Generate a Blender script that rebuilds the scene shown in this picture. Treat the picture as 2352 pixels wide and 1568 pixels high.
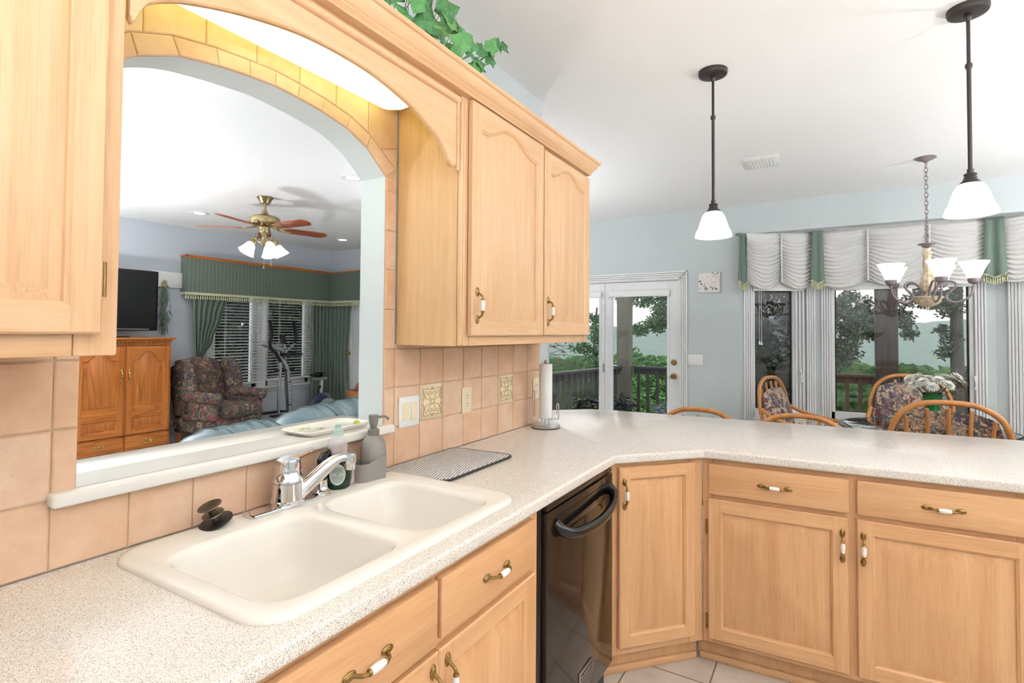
import bpy, bmesh, math, random
from mathutils import Vector, Matrix, noise
random.seed(7)
PI = math.pi
scn = bpy.context.scene
COL = scn.collection
for o in list(bpy.data.objects): bpy.data.objects.remove(o)

# ---------------------------------------------------------------- camera, sky, lights, exposure
cam_d = bpy.data.cameras.new('camera'); cam = bpy.data.objects.new('camera', cam_d); COL.objects.link(cam)
cam_d.sensor_width = 36.0; cam_d.lens = 1224.09 / 2352 * 36.0
cam_d.shift_x = 0.0; cam_d.shift_y = -53.694 / 2352
cam_d.clip_start = 0.02; cam_d.clip_end = 3000
yaw, pitch, roll = -1.0351782, 0.0253718, 0.0066451
fw = Vector((-math.sin(yaw) * math.cos(pitch), math.cos(yaw) * math.cos(pitch), math.sin(pitch)))
rt = Vector((math.cos(yaw), math.sin(yaw), 0)); up = rt.cross(fw)
r2 = math.cos(roll) * rt + math.sin(roll) * up; u2 = -math.sin(roll) * rt + math.cos(roll) * up
cam.matrix_world = Matrix(((r2.x, u2.x, -fw.x, -0.47023), (r2.y, u2.y, -fw.y, -1.38805), (r2.z, u2.z, -fw.z, 1.43382), (0, 0, 0, 1)))
scn.camera = cam
vs = scn.view_settings
scn.display_settings.display_device = 'sRGB'
vs.view_transform = 'Standard'; vs.look = 'None'; vs.gamma = 1.0; vs.use_curve_mapping = False; vs.exposure = 0.66
scn.cycles.max_bounces = 6; scn.cycles.diffuse_bounces = 3; scn.cycles.glossy_bounces = 3; scn.cycles.volume_bounces = 0; scn.cycles.transparent_max_bounces = 12; scn.cycles.use_adaptive_sampling = True; scn.cycles.adaptive_threshold = .06
W = bpy.data.worlds.new('sky'); scn.world = W; W.use_nodes = True
wn = W.node_tree; wn.nodes.clear()
bgn = wn.nodes.new('ShaderNodeBackground'); won = wn.nodes.new('ShaderNodeOutputWorld')
wtc = wn.nodes.new('ShaderNodeTexCoord'); wsep = wn.nodes.new('ShaderNodeSeparateXYZ'); wrp = wn.nodes.new('ShaderNodeValToRGB')
wn.links.new(wtc.outputs['Generated'], wsep.inputs[0]); wn.links.new(wsep.outputs[2], wrp.inputs[0])
wrp.color_ramp.elements[0].position = 0.0; wrp.color_ramp.elements[0].color = (1.0, 1.0, 1.0, 1)
wrp.color_ramp.elements[1].position = 0.5; wrp.color_ramp.elements[1].color = (0.86, 0.94, 1.0, 1)
wn.links.new(wrp.outputs[0], bgn.inputs[0]); bgn.inputs[1].default_value = 1.15
wn.links.new(bgn.outputs[0], won.inputs[0])

def area_lamp(name, loc, sx, sy, power, color, label, cat, rot=(0, 0, 0)):
    d = bpy.data.lights.new(name, 'AREA'); d.shape = 'RECTANGLE'; d.size = sx; d.size_y = sy; d.energy = power; d.color = color
    o = bpy.data.objects.new(name, d); COL.objects.link(o); o.location = loc; o.rotation_euler = rot
    o['label'] = label; o['category'] = cat
    return o

# ---------------------------------------------------------------- colour and material helpers
def S(r, g, b):
    f = lambda c: (c / 255 / 12.92) if c / 255 <= .04045 else ((c / 255 + .055) / 1.055) ** 2.4
    return (f(r), f(g), f(b), 1.0)

class NT:
    def __init__(s, name):
        s.mat = bpy.data.materials.new(name); s.mat.use_nodes = True; s.t = s.mat.node_tree
        s.b = s.t.nodes['Principled BSDF']; s.out = s.t.nodes['Material Output']
    def n(s, typ, **kw):
        nd = s.t.nodes.new('ShaderNode' + typ)
        for k, v in kw.items():
            if k in nd.inputs.keys(): nd.inputs[k].default_value = v
            else: setattr(nd, k, v)
        return nd
    def l(s, a, b): s.t.links.new(a, b); return b
    def obj(s, scale=(1, 1, 1), rnd=False, rot=(0, 0, 0)):
        tc = s.n('TexCoord'); mp = s.n('Mapping'); mp.inputs['Scale'].default_value = scale; mp.inputs['Rotation'].default_value = rot
        if rnd:
            oi = s.n('ObjectInfo'); vm = s.n('VectorMath', operation='SCALE'); vm.inputs[0].default_value = (7.3, 3.1, 5.7)
            s.l(oi.outputs['Random'], vm.inputs['Scale']); va = s.n('VectorMath', operation='ADD')
            s.l(tc.outputs['Object'], va.inputs[0]); s.l(vm.outputs[0], va.inputs[1]); s.l(va.outputs[0], mp.inputs['Vector'])
        else: s.l(tc.outputs['Object'], mp.inputs['Vector'])
        return mp.outputs[0]
    def noise(s, vec, scale, detail=4, rough=.55, dist=0):
        nd = s.n('TexNoise'); nd.inputs['Scale'].default_value = scale; nd.inputs['Detail'].default_value = detail
        nd.inputs['Roughness'].default_value = rough; nd.inputs['Distortion'].default_value = dist
        if vec is not None: s.l(vec, nd.inputs['Vector'])
        return nd.outputs['Fac']
    def ramp(s, fac, stops, interp='LINEAR'):
        r = s.n('ValToRGB'); cr = r.color_ramp; cr.interpolation = interp
        while len(cr.elements) < len(stops): cr.elements.new(.5)
        for e, (p, c) in zip(cr.elements, stops): e.position = p; e.color = c if len(c) == 4 else (*c, 1)
        s.l(fac, r.inputs[0]); return r.outputs[0]
    def mix(s, fac, a, b, mode='MIX'):
        m = s.n('MixRGB', blend_type=mode)
        for v, i in ((fac, 0), (a, 1), (b, 2)):
            if isinstance(v, (int, float)): m.inputs[i].default_value = v
            elif isinstance(v, tuple): m.inputs[i].default_value = v
            else: s.l(v, m.inputs[i])
        return m.outputs[0]
    def math(s, op, a, b=None):
        m = s.n('Math', operation=op)
        for v, i in ((a, 0), (b, 1)):
            if v is None: continue
            if isinstance(v, (int, float)): m.inputs[i].default_value = v
            else: s.l(v, m.inputs[i])
        return m.outputs[0]
    def bump(s, h, strength=.2, dist=.002):
        b = s.n('Bump'); b.inputs['Strength'].default_value = strength; b.inputs['Distance'].default_value = dist
        s.l(h, b.inputs['Height']); s.l(b.outputs[0], s.b.inputs['Normal'])
    def base(s, c):
        if isinstance(c, tuple): s.b.inputs['Base Color'].default_value = c
        else: s.l(c, s.b.inputs['Base Color'])
        return s
    def set(s, **kw):
        for k, v in kw.items(): s.b.inputs[k.replace('_', ' ')].default_value = v
        return s

def plain(name, col, rough=.5, metal=0, **kw):
    m = NT(name); m.base(col); m.set(Roughness=rough, Metallic=metal, **kw); return m.mat

def wood(name, light, dark, axis, rough=.36, contrast=1.0, ring=0.0):
    m = NT(name); sc = {'x': (1.1, 22, 22), 'y': (22, 1.1, 22), 'z': (22, 22, 1.1)}[axis]
    sf = {'x': (9, 330, 330), 'y': (330, 9, 330), 'z': (330, 330, 9)}[axis]
    v = m.obj(sc, True); n1 = m.noise(v, 1.0, 5, .6, .6)
    c = m.ramp(n1, [(.30, dark), (.52, tuple((a + b) / 2 for a, b in zip(light, dark))), (.72, light)])
    v2 = m.obj(sf, True); n2 = m.noise(v2, 1.0, 2, .5)
    p = m.ramp(n2, [(.36, (1, 1, 1)), (.5, (0, 0, 0))]); dk = tuple(x * .62 for x in dark[:3]) + (1,)
    c = m.mix(m.math('MULTIPLY', p, .22 * contrast), c, dk)
    if ring:
        v3 = m.obj(tuple(x * .28 for x in sc), True); n3 = m.noise(v3, 1.0, 1, .5, 0)
        sw = m.math('SINE', m.math('MULTIPLY', n3, 95.0)); rr = m.ramp(sw, [(.55, (0, 0, 0)), (.95, (1, 1, 1))])
        c = m.mix(m.math('MULTIPLY', rr, ring), c, dk)
    m.base(c); m.set(Roughness=rough); m.bump(n2, .08, .0006); return m.mat

def metal(name, col, rough=.2): return plain(name, col, rough, 1.0)

def floral(name, pal, scale=14, dark=(.03, .03, .035, 1), cover=.5):
    m = NT(name); v = m.obj((1, 1, 1), True)
    ns = m.n('TexNoise'); ns.inputs['Scale'].default_value = scale * 1.3; ns.inputs['Detail'].default_value = 4; m.l(v, ns.inputs['Vector'])
    wp = m.n('VectorMath', operation='MULTIPLY_ADD'); m.l(ns.outputs['Color'], wp.inputs[0]); wp.inputs[1].default_value = (.16, .16, .16); m.l(v, wp.inputs[2])
    def layer(sc, stops):
        vo = m.n('TexVoronoi'); vo.inputs['Scale'].default_value = sc; m.l(wp.outputs[0], vo.inputs['Vector']); se = m.n('SeparateColor'); m.l(vo.outputs['Color'], se.inputs[0])
        return m.ramp(se.outputs[0], stops, 'CONSTANT'), vo.outputs['Distance'], se.outputs[1]
    k = len(pal); c, d, _ = layer(scale, [(i / k, p) for i, p in enumerate(pal)])
    c2, d2, r2_ = layer(scale * 2.3, [(i / k, p) for i, p in enumerate(pal[::-1])]); c = m.mix(m.math('LESS_THAN', r2_, cover), c, c2)
    c = m.mix(m.math('MULTIPLY', m.ramp(m.noise(v, scale * 5, 5, .75, 1.2), [(.47, (1, 1, 1)), (.53, (0, 0, 0))]), .7), c, dark)
    c = m.mix(m.math('MULTIPLY', m.ramp(m.noise(v, scale * 4.1, 4, .7, 2.0), [(.6, (0, 0, 0)), (.66, (1, 1, 1))]), .6), c, pal[0])
    m.base(c); m.set(Roughness=.85); m.bump(m.noise(v, 400, 2), .2, .001); return m.mat

def emis(name, col, strength, base=(.9, .9, .9, 1)):
    m = NT(name); m.base(base); m.b.inputs['Emission Color'].default_value = col; m.b.inputs['Emission Strength'].default_value = strength
    m.set(Roughness=.4); return m.mat

def glass_thin(name, tint=(1, 1, 1, 1), refl=1.0, rough=0.0, ior=1.45):
    m = NT(name); t = m.t; t.nodes.remove(m.b)
    tr = m.n('BsdfTransparent'); tr.inputs[0].default_value = tint
    gl = m.n('BsdfGlossy'); gl.inputs['Roughness'].default_value = rough; gl.inputs[0].default_value = (refl, refl, refl, 1)
    fr = m.n('Fresnel'); fr.inputs[0].default_value = ior; mx = m.n('MixShader')
    m.l(fr.outputs[0], mx.inputs[0]); m.l(tr.outputs[0], mx.inputs[1]); m.l(gl.outputs[0], mx.inputs[2]); m.l(mx.outputs[0], m.out.inputs[0])
    return m.mat

# ---------------------------------------------------------------- mesh builder
def rotm(axis, ang): return Matrix.Rotation(ang, 4, axis)
def tr(x, y, z): return Matrix.Translation((x, y, z))
def align_z(a, b):
    a = Vector(a); b = Vector(b); q = Vector((0, 0, 1)).rotation_difference((b - a).normalized()); return tr(*a) @ q.to_matrix().to_4x4()

class MB:
    def __init__(s): s.v = []; s.f = []; s.m = []; s.M = Matrix()
    def add(s, vs_, fs, mi=0, M=None):
        T = s.M @ M if M is not None else s.M; o = len(s.v)
        s.v += [tuple(T @ Vector(p)) for p in vs_]; s.f += [tuple(i + o for i in f) for f in fs]
        s.m += list(mi) if isinstance(mi, (list, tuple)) else [mi] * len(fs); return s
    def box(s, x0, x1, y0, y1, z0, z1, mi=0, bev=0, seg=2, M=None):
        x0, x1 = min(x0, x1), max(x0, x1); y0, y1 = min(y0, y1), max(y0, y1); z0, z1 = min(z0, z1), max(z0, z1)
        if not bev:
            v = [(x0, y0, z0), (x1, y0, z0), (x1, y1, z0), (x0, y1, z0), (x0, y0, z1), (x1, y0, z1), (x1, y1, z1), (x0, y1, z1)]
            return s.add(v, [(0, 3, 2, 1), (4, 5, 6, 7), (0, 1, 5, 4), (1, 2, 6, 5), (2, 3, 7, 6), (3, 0, 4, 7)], mi, M)
        bm = bmesh.new(); bmesh.ops.create_cube(bm, size=1)
        for v in bm.verts: v.co = Vector(((x0 + x1) / 2 + v.co.x * (x1 - x0), (y0 + y1) / 2 + v.co.y * (y1 - y0), (z0 + z1) / 2 + v.co.z * (z1 - z0)))
        bmesh.ops.bevel(bm, geom=bm.edges[:], offset=min(bev, .49 * min(x1 - x0, y1 - y0, z1 - z0)), segments=seg, affect='EDGES', profile=.5)
        return s.bm(bm, mi, M)
    def bm(s, bm, mi=0, M=None):
        bm.verts.index_update(); s.add([v.co[:] for v in bm.verts], [[v.index for v in f.verts] for f in bm.faces], mi, M); bm.free(); return s
    def prism(s, poly, axis, a, b, mi=0, bev=0, M=None):   # poly in the two other axes (xyz order), extruded a..b
        bm = bmesh.new(); P = {'x': lambda p, t: (t, p[0], p[1]), 'y': lambda p, t: (p[0], t, p[1]), 'z': lambda p, t: (p[0], p[1], t)}[axis]
        va = [bm.verts.new(P(p, a)) for p in poly]; vb = [bm.verts.new(P(p, b)) for p in poly]; n = len(poly)
        bm.faces.new(va); bm.faces.new(vb[::-1])
        for i in range(n): bm.faces.new((va[i], vb[i], vb[(i + 1) % n], va[(i + 1) % n]))
        if bev: bmesh.ops.bevel(bm, geom=bm.edges[:], offset=bev, segments=2, affect='EDGES', profile=.5)
        bmesh.ops.recalc_face_normals(bm, faces=bm.faces[:]); return s.bm(bm, mi, M)
    def lathe(s, prof, n=32, mi=0, M=None, sx=1, sy=1, ruffle=None):
        v = []; f = []
        for k, (r, z) in enumerate(prof):
            for i in range(n):
                a = 2 * PI * i / n; rr = r * (1 + (ruffle(k / (len(prof) - 1), a) if ruffle else 0)); v.append((rr * math.cos(a) * sx, rr * math.sin(a) * sy, z))
        for k in range(len(prof) - 1):
            for i in range(n):
                j = (i + 1) % n; f.append((k * n + i, k * n + j, (k + 1) * n + j, (k + 1) * n + i))
        if prof[0][0] > 1e-6 and prof[0][0] < .0: pass
        return s.add(v, f, mi, M)
    def cyl(s, a, b, r, n=20, mi=0, r2=None, cap=True):
        L = (Vector(b) - Vector(a)).length; r2 = r if r2 is None else r2
        pr = ([(0, 0)] if cap else []) + [(r, 0), (r2, L)] + ([(0, L)] if cap else []); return s.lathe(pr, n, mi, align_z(a, b))
    def tube(s, pts, r, n=10, mi=0, closed=False, cap=True, flat=1.0):
        pts = [Vector(p) for p in pts]; N = len(pts); rs = r if isinstance(r, (list, tuple)) else [r] * N
        v = []; f = []; ref = None
        for i, p in enumerate(pts):
            d = (pts[(i + 1) % N] - pts[i - 1]) if closed else (pts[min(i + 1, N - 1)] - pts[max(i - 1, 0)])
            d.normalize()
            if ref is None:
                ref = Vector((0, 0, 1)) if abs(d.z) < .9 else Vector((1, 0, 0))
                ref = (ref - d * ref.dot(d)).normalized()
            else:
                ref = (ref - d * ref.dot(d))
                ref = ref.normalized() if ref.length > 1e-5 else Vector((1, 0, 0))
            q = d.cross(ref)
            for k in range(n):
                a = 2 * PI * k / n; v.append(tuple(p + (ref * math.cos(a) * flat + q * math.sin(a)) * rs[i]))
        for i in range(N if closed else N - 1):
            j = (i + 1) % N
            for k in range(n): f.append((i * n + k, i * n + (k + 1) % n, j * n + (k + 1) % n, j * n + k))
        if not closed and cap: f.append(tuple(range(n))[::-1]); f.append(tuple((N - 1) * n + k for k in range(n)))
        return s.add(v, f, mi)
    def grid(s, fn, nu, nv, mi=0, cu=False, M=None):
        v = [fn(i / nu, j / nv) for j in range(nv + 1) for i in range(nu + (0 if cu else 1))]; w = nu + (0 if cu else 1); f = []
        for j in range(nv):
            for i in range(nu): f.append((j * w + i, j * w + (i + 1) % w, (j + 1) * w + (i + 1) % w, (j + 1) * w + i))
        return s.add(v, f, mi, M)
    def ball(s, c, rx, ry=None, rz=None, mi=0, n=16, M=None):
        ry = rx if ry is None else ry; rz = rx if rz is None else rz; m_ = n // 2
        pr = [(math.sin(PI * k / m_), -math.cos(PI * k / m_)) for k in range(m_ + 1)]
        T = tr(*c) @ Matrix.Diagonal((rx, ry, rz, 1)); return s.lathe(pr, n, mi, T if M is None else M @ T)
    def build(s, name, mats, parent=None, ang=35, loc=None, label=None, rot=0, recalc=True):
        me = bpy.data.meshes.new(name); me.from_pydata(s.v, [], s.f)
        mats = mats if isinstance(mats, (list, tuple)) else [mats]
        for m in mats: me.materials.append(m)
        me.polygons.foreach_set('material_index', s.m)
        bm = bmesh.new(); bm.from_mesh(me); bmesh.ops.remove_doubles(bm, verts=bm.verts[:], dist=1e-5)
        if recalc: bmesh.ops.recalc_face_normals(bm, faces=bm.faces[:])
        bm.to_mesh(me); bm.free()
        if ang:
            me.polygons.foreach_set('use_smooth', [True] * len(me.polygons)); me.set_sharp_from_angle(angle=math.radians(ang))
        o = bpy.data.objects.new(name, me); COL.objects.link(o)
        if parent is not None: o.parent = parent
        if loc is not None: o.location = loc
        if rot: o.rotation_euler[2] = rot
        if label: o['label'] = label
        return o

def tag(o, label, cat, group=None, kind=None):
    o['label'] = label; o['category'] = cat
    if group: o['group'] = group
    if kind: o['kind'] = kind
    return o
def struct(o, label=None):
    o['kind'] = 'structure'
    if label: o['label'] = label
    return o
def thing(name, label, cat, loc=(0, 0, 0), rotz=0, group=None):
    o = bpy.data.objects.new(name, None); COL.objects.link(o); o.empty_display_size = .05
    o.location = loc; o.rotation_euler = (0, 0, rotz); tag(o, label, cat, group); return o
def copy_tree(o, parent=None):
    c = o.copy(); COL.objects.link(c); c.parent = parent
    for ch in list(o.children): copy_tree(ch, c)
    return c
def arcpts(fn, n): return [fn(i / n) for i in range(n + 1)]
def catmull(P, n=8, closed=False):
    P = [Vector(p) for p in P]; out = []; N = len(P)
    for i in range(N if closed else N - 1):
        p0 = P[i - 1] if (closed or i > 0) else P[0]; p1 = P[i]; p2 = P[(i + 1) % N]; p3 = P[(i + 2) % N] if (closed or i + 2 < N) else P[-1]
        for k in range(n):
            t = k / n; out.append(.5 * ((2 * p1) + (p2 - p0) * t + (2 * p0 - 5 * p1 + 4 * p2 - p3) * t * t + (3 * p1 - p0 - 3 * p2 + p3) * t ** 3))
    if not closed: out.append(P[-1])
    return out
def rrect(x0, x1, y0, y1, r, n=6):
    out = []
    for cx, cy, a0 in ((x1 - r, y0 + r, -PI / 2), (x1 - r, y1 - r, 0), (x0 + r, y1 - r, PI / 2), (x0 + r, y0 + r, PI)):
        for k in range(n + 1): a = a0 + PI / 2 * k / n; out.append((cx + r * math.cos(a), cy + r * math.sin(a)))
    return out

# ---------------------------------------------------------------- materials
LO, DO = S(238, 198, 157), S(223, 175, 129)
M_WV = wood('light_oak_vertical', LO, DO, 'z'); M_WH = wood('light_oak_horizontal', LO, DO, 'x')
M_WS = wood('light_oak_side', S(236, 194, 146), S(222, 176, 126), 'z', .42)
LB, DB = S(230, 182, 134), S(210, 156, 108); M_BV = wood('shaded_oak_vertical', LB, DB, 'z'); M_BH = wood('shaded_oak_horizontal', LB, DB, 'x')  # same oak darkened for the base cabinets: their dimmer light put into the colour
M_WY = wood('light_oak_depth', LO, DO, 'y')
M_OV = wood('honey_oak_vertical', S(222, 140, 66), S(186, 102, 40), 'z', .3, 1.1, .5); M_OH = wood('honey_oak_horizontal', S(222, 140, 66), S(186, 102, 40), 'x', .3, 1.1, .5)
M_FANW = wood('fan_blade_oak', S(176, 92, 58), S(140, 66, 40), 'x', .3)
M_RAT = wood('rattan', S(210, 148, 88), S(180, 116, 60), 'z', .32)
M_LEG = plain('cherry_leg', S(190, 100, 46), .3)
M_BRONZE = metal('antique_brass', S(150, 122, 74), .32); M_BRASS = metal('polished_brass', S(206, 176, 110), .22)
M_CER = plain('white_ceramic', S(250, 246, 240), .12)
M_CHROME = metal('chrome', S(225, 225, 228), .06); M_STEEL = metal('brushed_steel', S(190, 188, 185), .28)
M_BLACK = plain('black_gloss', S(22, 20, 20), .12); M_BLK = plain('black_plastic', S(24, 24, 25), .45); M_DARK = plain('dark_bronze', S(72, 66, 64), .42, .6)
M_WHITE = plain('white_trim', S(243, 243, 243), .38); M_CEIL = plain('ceiling_white', S(252, 252, 252), .9)
M_WPLAS = plain('white_plastic', S(248, 248, 246), .3); M_ALM = plain('almond_plastic', S(246, 228, 196), .35)
M_SINK = plain('biscuit_enamel', S(249, 241, 230), .16, 0, Specular_IOR_Level=.45); M_SILL = plain('ivory_sill', S(248, 243, 234), .16)
M_GLASS = glass_thin('window_glass'); M_SCREEN = glass_thin('insect_screen', (.52, .52, .54, 1), .6, .1)
M_TGLASS = glass_thin('table_glass', (.86, .93, .91, 1), 1.0)

def wallpaint(name, c):
    m = NT(name); v = m.obj(); m.base(c); m.set(Roughness=.75); m.bump(m.noise(v, 60, 4, .6), .35, .003); return m.mat
M_WALL = wallpaint('wall_blue_grey', S(206, 213, 214)); M_JAMB = wallpaint('wall_pale_blue', S(228, 236, 238)); M_WLIV = wallpaint('wall_lavender_grey', S(204, 209, 217))

def granite():
    m = NT('speckled_countertop'); v = m.obj(); c = m.mix(m.ramp(m.noise(v, 160, 3), [(.35, (0, 0, 0)), (.65, (1, 1, 1))]), S(240, 230, 219), S(250, 243, 234))
    for sc, th, col, w in ((430, .20, S(140, 120, 104), .35), (560, .17, S(66, 60, 58), .16), (700, .2, S(190, 162, 136), .5), (520, .22, S(250, 246, 238), .55)):
        vo = m.n('TexVoronoi'); vo.inputs['Scale'].default_value = sc; m.l(v, vo.inputs['Vector'])
        se = m.n('SeparateColor'); m.l(vo.outputs['Color'], se.inputs[0])
        f = m.math('MULTIPLY', m.math('LESS_THAN', vo.outputs['Distance'], th * 1.9), m.math('LESS_THAN', se.outputs[1], w))
        c = m.mix(f, c, col)
    m.base(c); m.set(Roughness=.17, Specular_IOR_Level=.55); return m.mat
M_TOP = granite()

def tilem(name, a, b, pit=S(190, 142, 104)):
    m = NT(name); v = m.obj(); g = m.n('NewGeometry'); n1 = m.noise(v, 9, 6, .65); c = m.ramp(n1, [(.3, b), (.7, a)])
    isl = m.ramp(g.outputs['Random Per Island'], [(0, S(248, 236, 226)), (1, S(255, 255, 255))]); c = m.mix(1.0, c, isl, 'MULTIPLY')
    n2 = m.noise(v, 190, 4, .65); p = m.ramp(n2, [(.30, (1, 1, 1)), (.37, (0, 0, 0))]); c = m.mix(m.math('MULTIPLY', p, .8), c, pit)
    m.base(c); m.set(Roughness=.55); m.bump(n2, .25, .001); return m.mat
M_TILE = tilem('terracotta_tile', S(237, 206, 178), S(218, 178, 146)); M_GROUT = plain('tan_grout', S(212, 180, 148), .9)

def floor_tiles():
    m = NT('floor_tile'); tc = m.n('TexCoord'); sp = m.n('SeparateXYZ'); m.l(tc.outputs['Object'], sp.inputs[0]); mk = None
    for i, off in ((0, 1.845), (1, -.638)):
        t = m.math('FRACT', m.math('ADD', m.math('MULTIPLY', m.math('SUBTRACT', sp.outputs[i], off), 1 / .322), 50.0))
        d = m.math('MINIMUM', t, m.math('SUBTRACT', 1.0, t)); mk = d if mk is None else m.math('MINIMUM', mk, d)
    f = m.math('LESS_THAN', mk, .0095); v = m.obj(); c = m.ramp(m.noise(v, 7, 5, .6), [(.35, S(206, 190, 174)), (.65, S(224, 211, 196))])
    m.base(m.mix(f, c, S(128, 104, 84))); m.set(Roughness=.3); m.bump(m.math('SUBTRACT', 1.0, f), .4, .002); return m.mat
M_FLOOR = floor_tiles()
def carpet():
    m = NT('beige_carpet'); v = m.obj(); n = m.noise(v, 300, 3, .7); m.base(m.ramp(n, [(.3, S(188, 184, 176)), (.7, S(216, 213, 206))])); m.set(Roughness=.95); m.bump(n, .5, .004); return m.mat
M_CARPET = carpet()

# ---------------------------------------------------------------- room shell
Z0, ZC, SN = .931, 2.745, .1452
struct(MB().box(-3.2, 5.8, -4.8, .13, -.08, 0).build('floor', M_FLOOR, ang=0))
struct(MB().box(-3.2, 5.8, .13, 5.95, -.08, 0).build('floor', M_CARPET, ang=0))
struct(MB().box(-3.2, 5.8, -4.8, 5.95, ZC, ZC + .1).build('ceiling', M_CEIL, ang=0))

JX = [.047, .141, .235, .336, .426, .504, .582, .672, .773, .867, .961]; JZ = [2.0, 2.075, 2.117, 2.136, 2.145, 2.150, 2.145, 2.136, 2.117, 2.077, 2.0]
OX = [.0, .125, .217, .327, .421, .504, .587, .681, .791, .883, 1.013]; OZ = [2.035, 2.124, 2.160, 2.180, 2.189, 2.194, 2.189, 2.180, 2.160, 2.124, 2.035]
def wall_sink():
    m = MB(); y0, y1 = .008, .13
    m.box(-3.2, .043, y0, y1, 0, ZC); m.box(.965, 2.205, y0, y1, 0, ZC); m.box(.043, .965, y0, y1, 0, 1.066)
    A = catmull([(x, 0, z + .002) for x, z in zip([.043] + JX[1:-1] + [.965], JZ)], 4)
    for a, b in zip(A[:-1], A[1:]): m.prism([(a.x, a.z), (b.x, b.z), (b.x, ZC), (a.x, ZC)], 'y', y0, y1)
    return struct(m.build('wall_sink', M_WALL, ang=0))
WS = wall_sink()
# reveal of the arched opening, its own paler paint
m = MB(); A = [Vector((.043, 0, 1.09))] + catmull([(x, 0, z + .0015) for x, z in zip([.043] + JX[1:-1] + [.965], JZ)], 5) + [Vector((.965, 0, 1.09))]
v = []; f = []
for p in A: v += [(p.x + (.001 if p.x < .5 else -.001), .0085, p.z - .0008), (p.x + (.001 if p.x < .5 else -.001), .131, p.z - .0008)]
for i in range(len(A) - 1): f.append((2 * i, 2 * i + 1, 2 * i + 3, 2 * i + 2))
m.add(v, f); m.build('arch_reveal', M_JAMB, WS, recalc=False)

# tiles of the backsplash and arch: one patterned sheet of bevelled tiles over a grout bed
def tile_sheet():
    m = MB(); th = .0065
    def poly(P, ins=.0016):
        n = len(P); c = [sum(p[0] for p in P) / n, sum(p[1] for p in P) / n]
        def inset(P, d):
            out = []
            for i in range(n):
                a, b, e = Vector(P[i - 1]), Vector(P[i]), Vector(P[(i + 1) % n]); d1 = (b - a).normalized(); d2 = (e - b).normalized()
                n1 = Vector((-d1.y, d1.x)); n2 = Vector((-d2.y, d2.x)); k = n1 + n2; k = k / max(.3, k.dot(n1)); out.append(tuple(b + k * d))
            return out
        if sum(P[i - 1][0] * P[i][1] - P[i][0] * P[i - 1][1] for i in range(n)) < 0: P = P[::-1]
        A_ = inset(P, ins); B_ = inset(P, ins + .003)
        v = [(x, th, z) for x, z in A_] + [(x, .002, z) for x, z in A_] + [(x, 0, z) for x, z in B_]; f = [tuple(range(2 * n, 3 * n))]
        for k in (0, n):
            for i in range(n): f.append((k + i, k + (i + 1) % n, k + n + (i + 1) % n, k + n + i))
        m.add(v, f, 0)
    R = lambda x0, x1, z0, z1: poly([(x0, z0), (x1, z0), (x1, z1), (x0, z1)])
    zr = lambda r: Z0 + r * SN
    for n in range(-8, 15):
        x0, x1 = n * SN, (n + 1) * SN
        if 0 <= n < 7: R(x0, x1, zr(0), 1.066); continue
        for r in range(3):
            if (n, r) in ((8, 1), (12, 1)): continue
            R(x0, x1, zr(r), zr(r + 1))
        R(x0, x1, zr(3), 1.386)
    for r in range(1, 8):
        z1 = min(zr(r + 1), 2.0)
        R(.0, .045, max(zr(r), 1.07), z1); R(.963, 7 * SN, max(zr(r), 1.07), z1)
    for i in range(10): poly([(JX[i], JZ[i]), (JX[i + 1], JZ[i + 1]), (OX[i + 1], OZ[i + 1]), (OX[i], OZ[i])], .0008)
    ux = [.0, .151, .299, .443, .586, .727, .871, 1.0164]
    def oz(x):
        for i in range(10):
            if OX[i] <= x <= OX[i + 1]: return OZ[i] + (OZ[i + 1] - OZ[i]) * (x - OX[i]) / (OX[i + 1] - OX[i])
        return OZ[-1]
    for a, b in zip(ux[:-1], ux[1:]):
        mid = [x for x in OX if a < x < b]
        P = [(a, oz(a))] + [(x, oz(x)) for x in mid] + [(b, oz(b)), (b, 2.275), (a, 2.275)]
        if a > .8:
            poly([(a, oz(a)), (.883, oz(.883)), (.930, oz(.930)), (b, 2.115), (b, 2.275), (a, 2.275)], .0012); poly([(.930, oz(.930)), (1.0164, 2.035), (b, 2.115)], .0012)
        else: poly(P, .0012)
    # grout bed
    y0 = .004
    for b in ((-8 * SN, .045, Z0, 1.386), (.963, 15 * SN, Z0, 1.386), (.045, .963, Z0, 1.066), (0, .045, 1.386, 2.0), (.963, 1.0164, 1.386, 2.0)): m.box(b[0], b[1], y0, .0085, b[2], b[3], 1)
    for i in range(10): m.prism([(JX[i], JZ[i]), (JX[i + 1], JZ[i + 1]), (JX[i + 1], 2.275), (JX[i], 2.275)], 'y', y0, .0085, 1)
    m.prism([(.961, 2.0), (1.0164, 2.0), (1.0164, 2.275), (.961, 2.275)], 'y', y0, .0085, 1)
    return m.build('tile_backsplash', [M_TILE, M_GROUT], WS, ang=25)
tile_sheet()
M_DECO = plain('cream_relief_tile', S(247, 230, 196), .35)
M_DECOD = plain('cream_relief_recess', S(206, 178, 132), .6)
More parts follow.
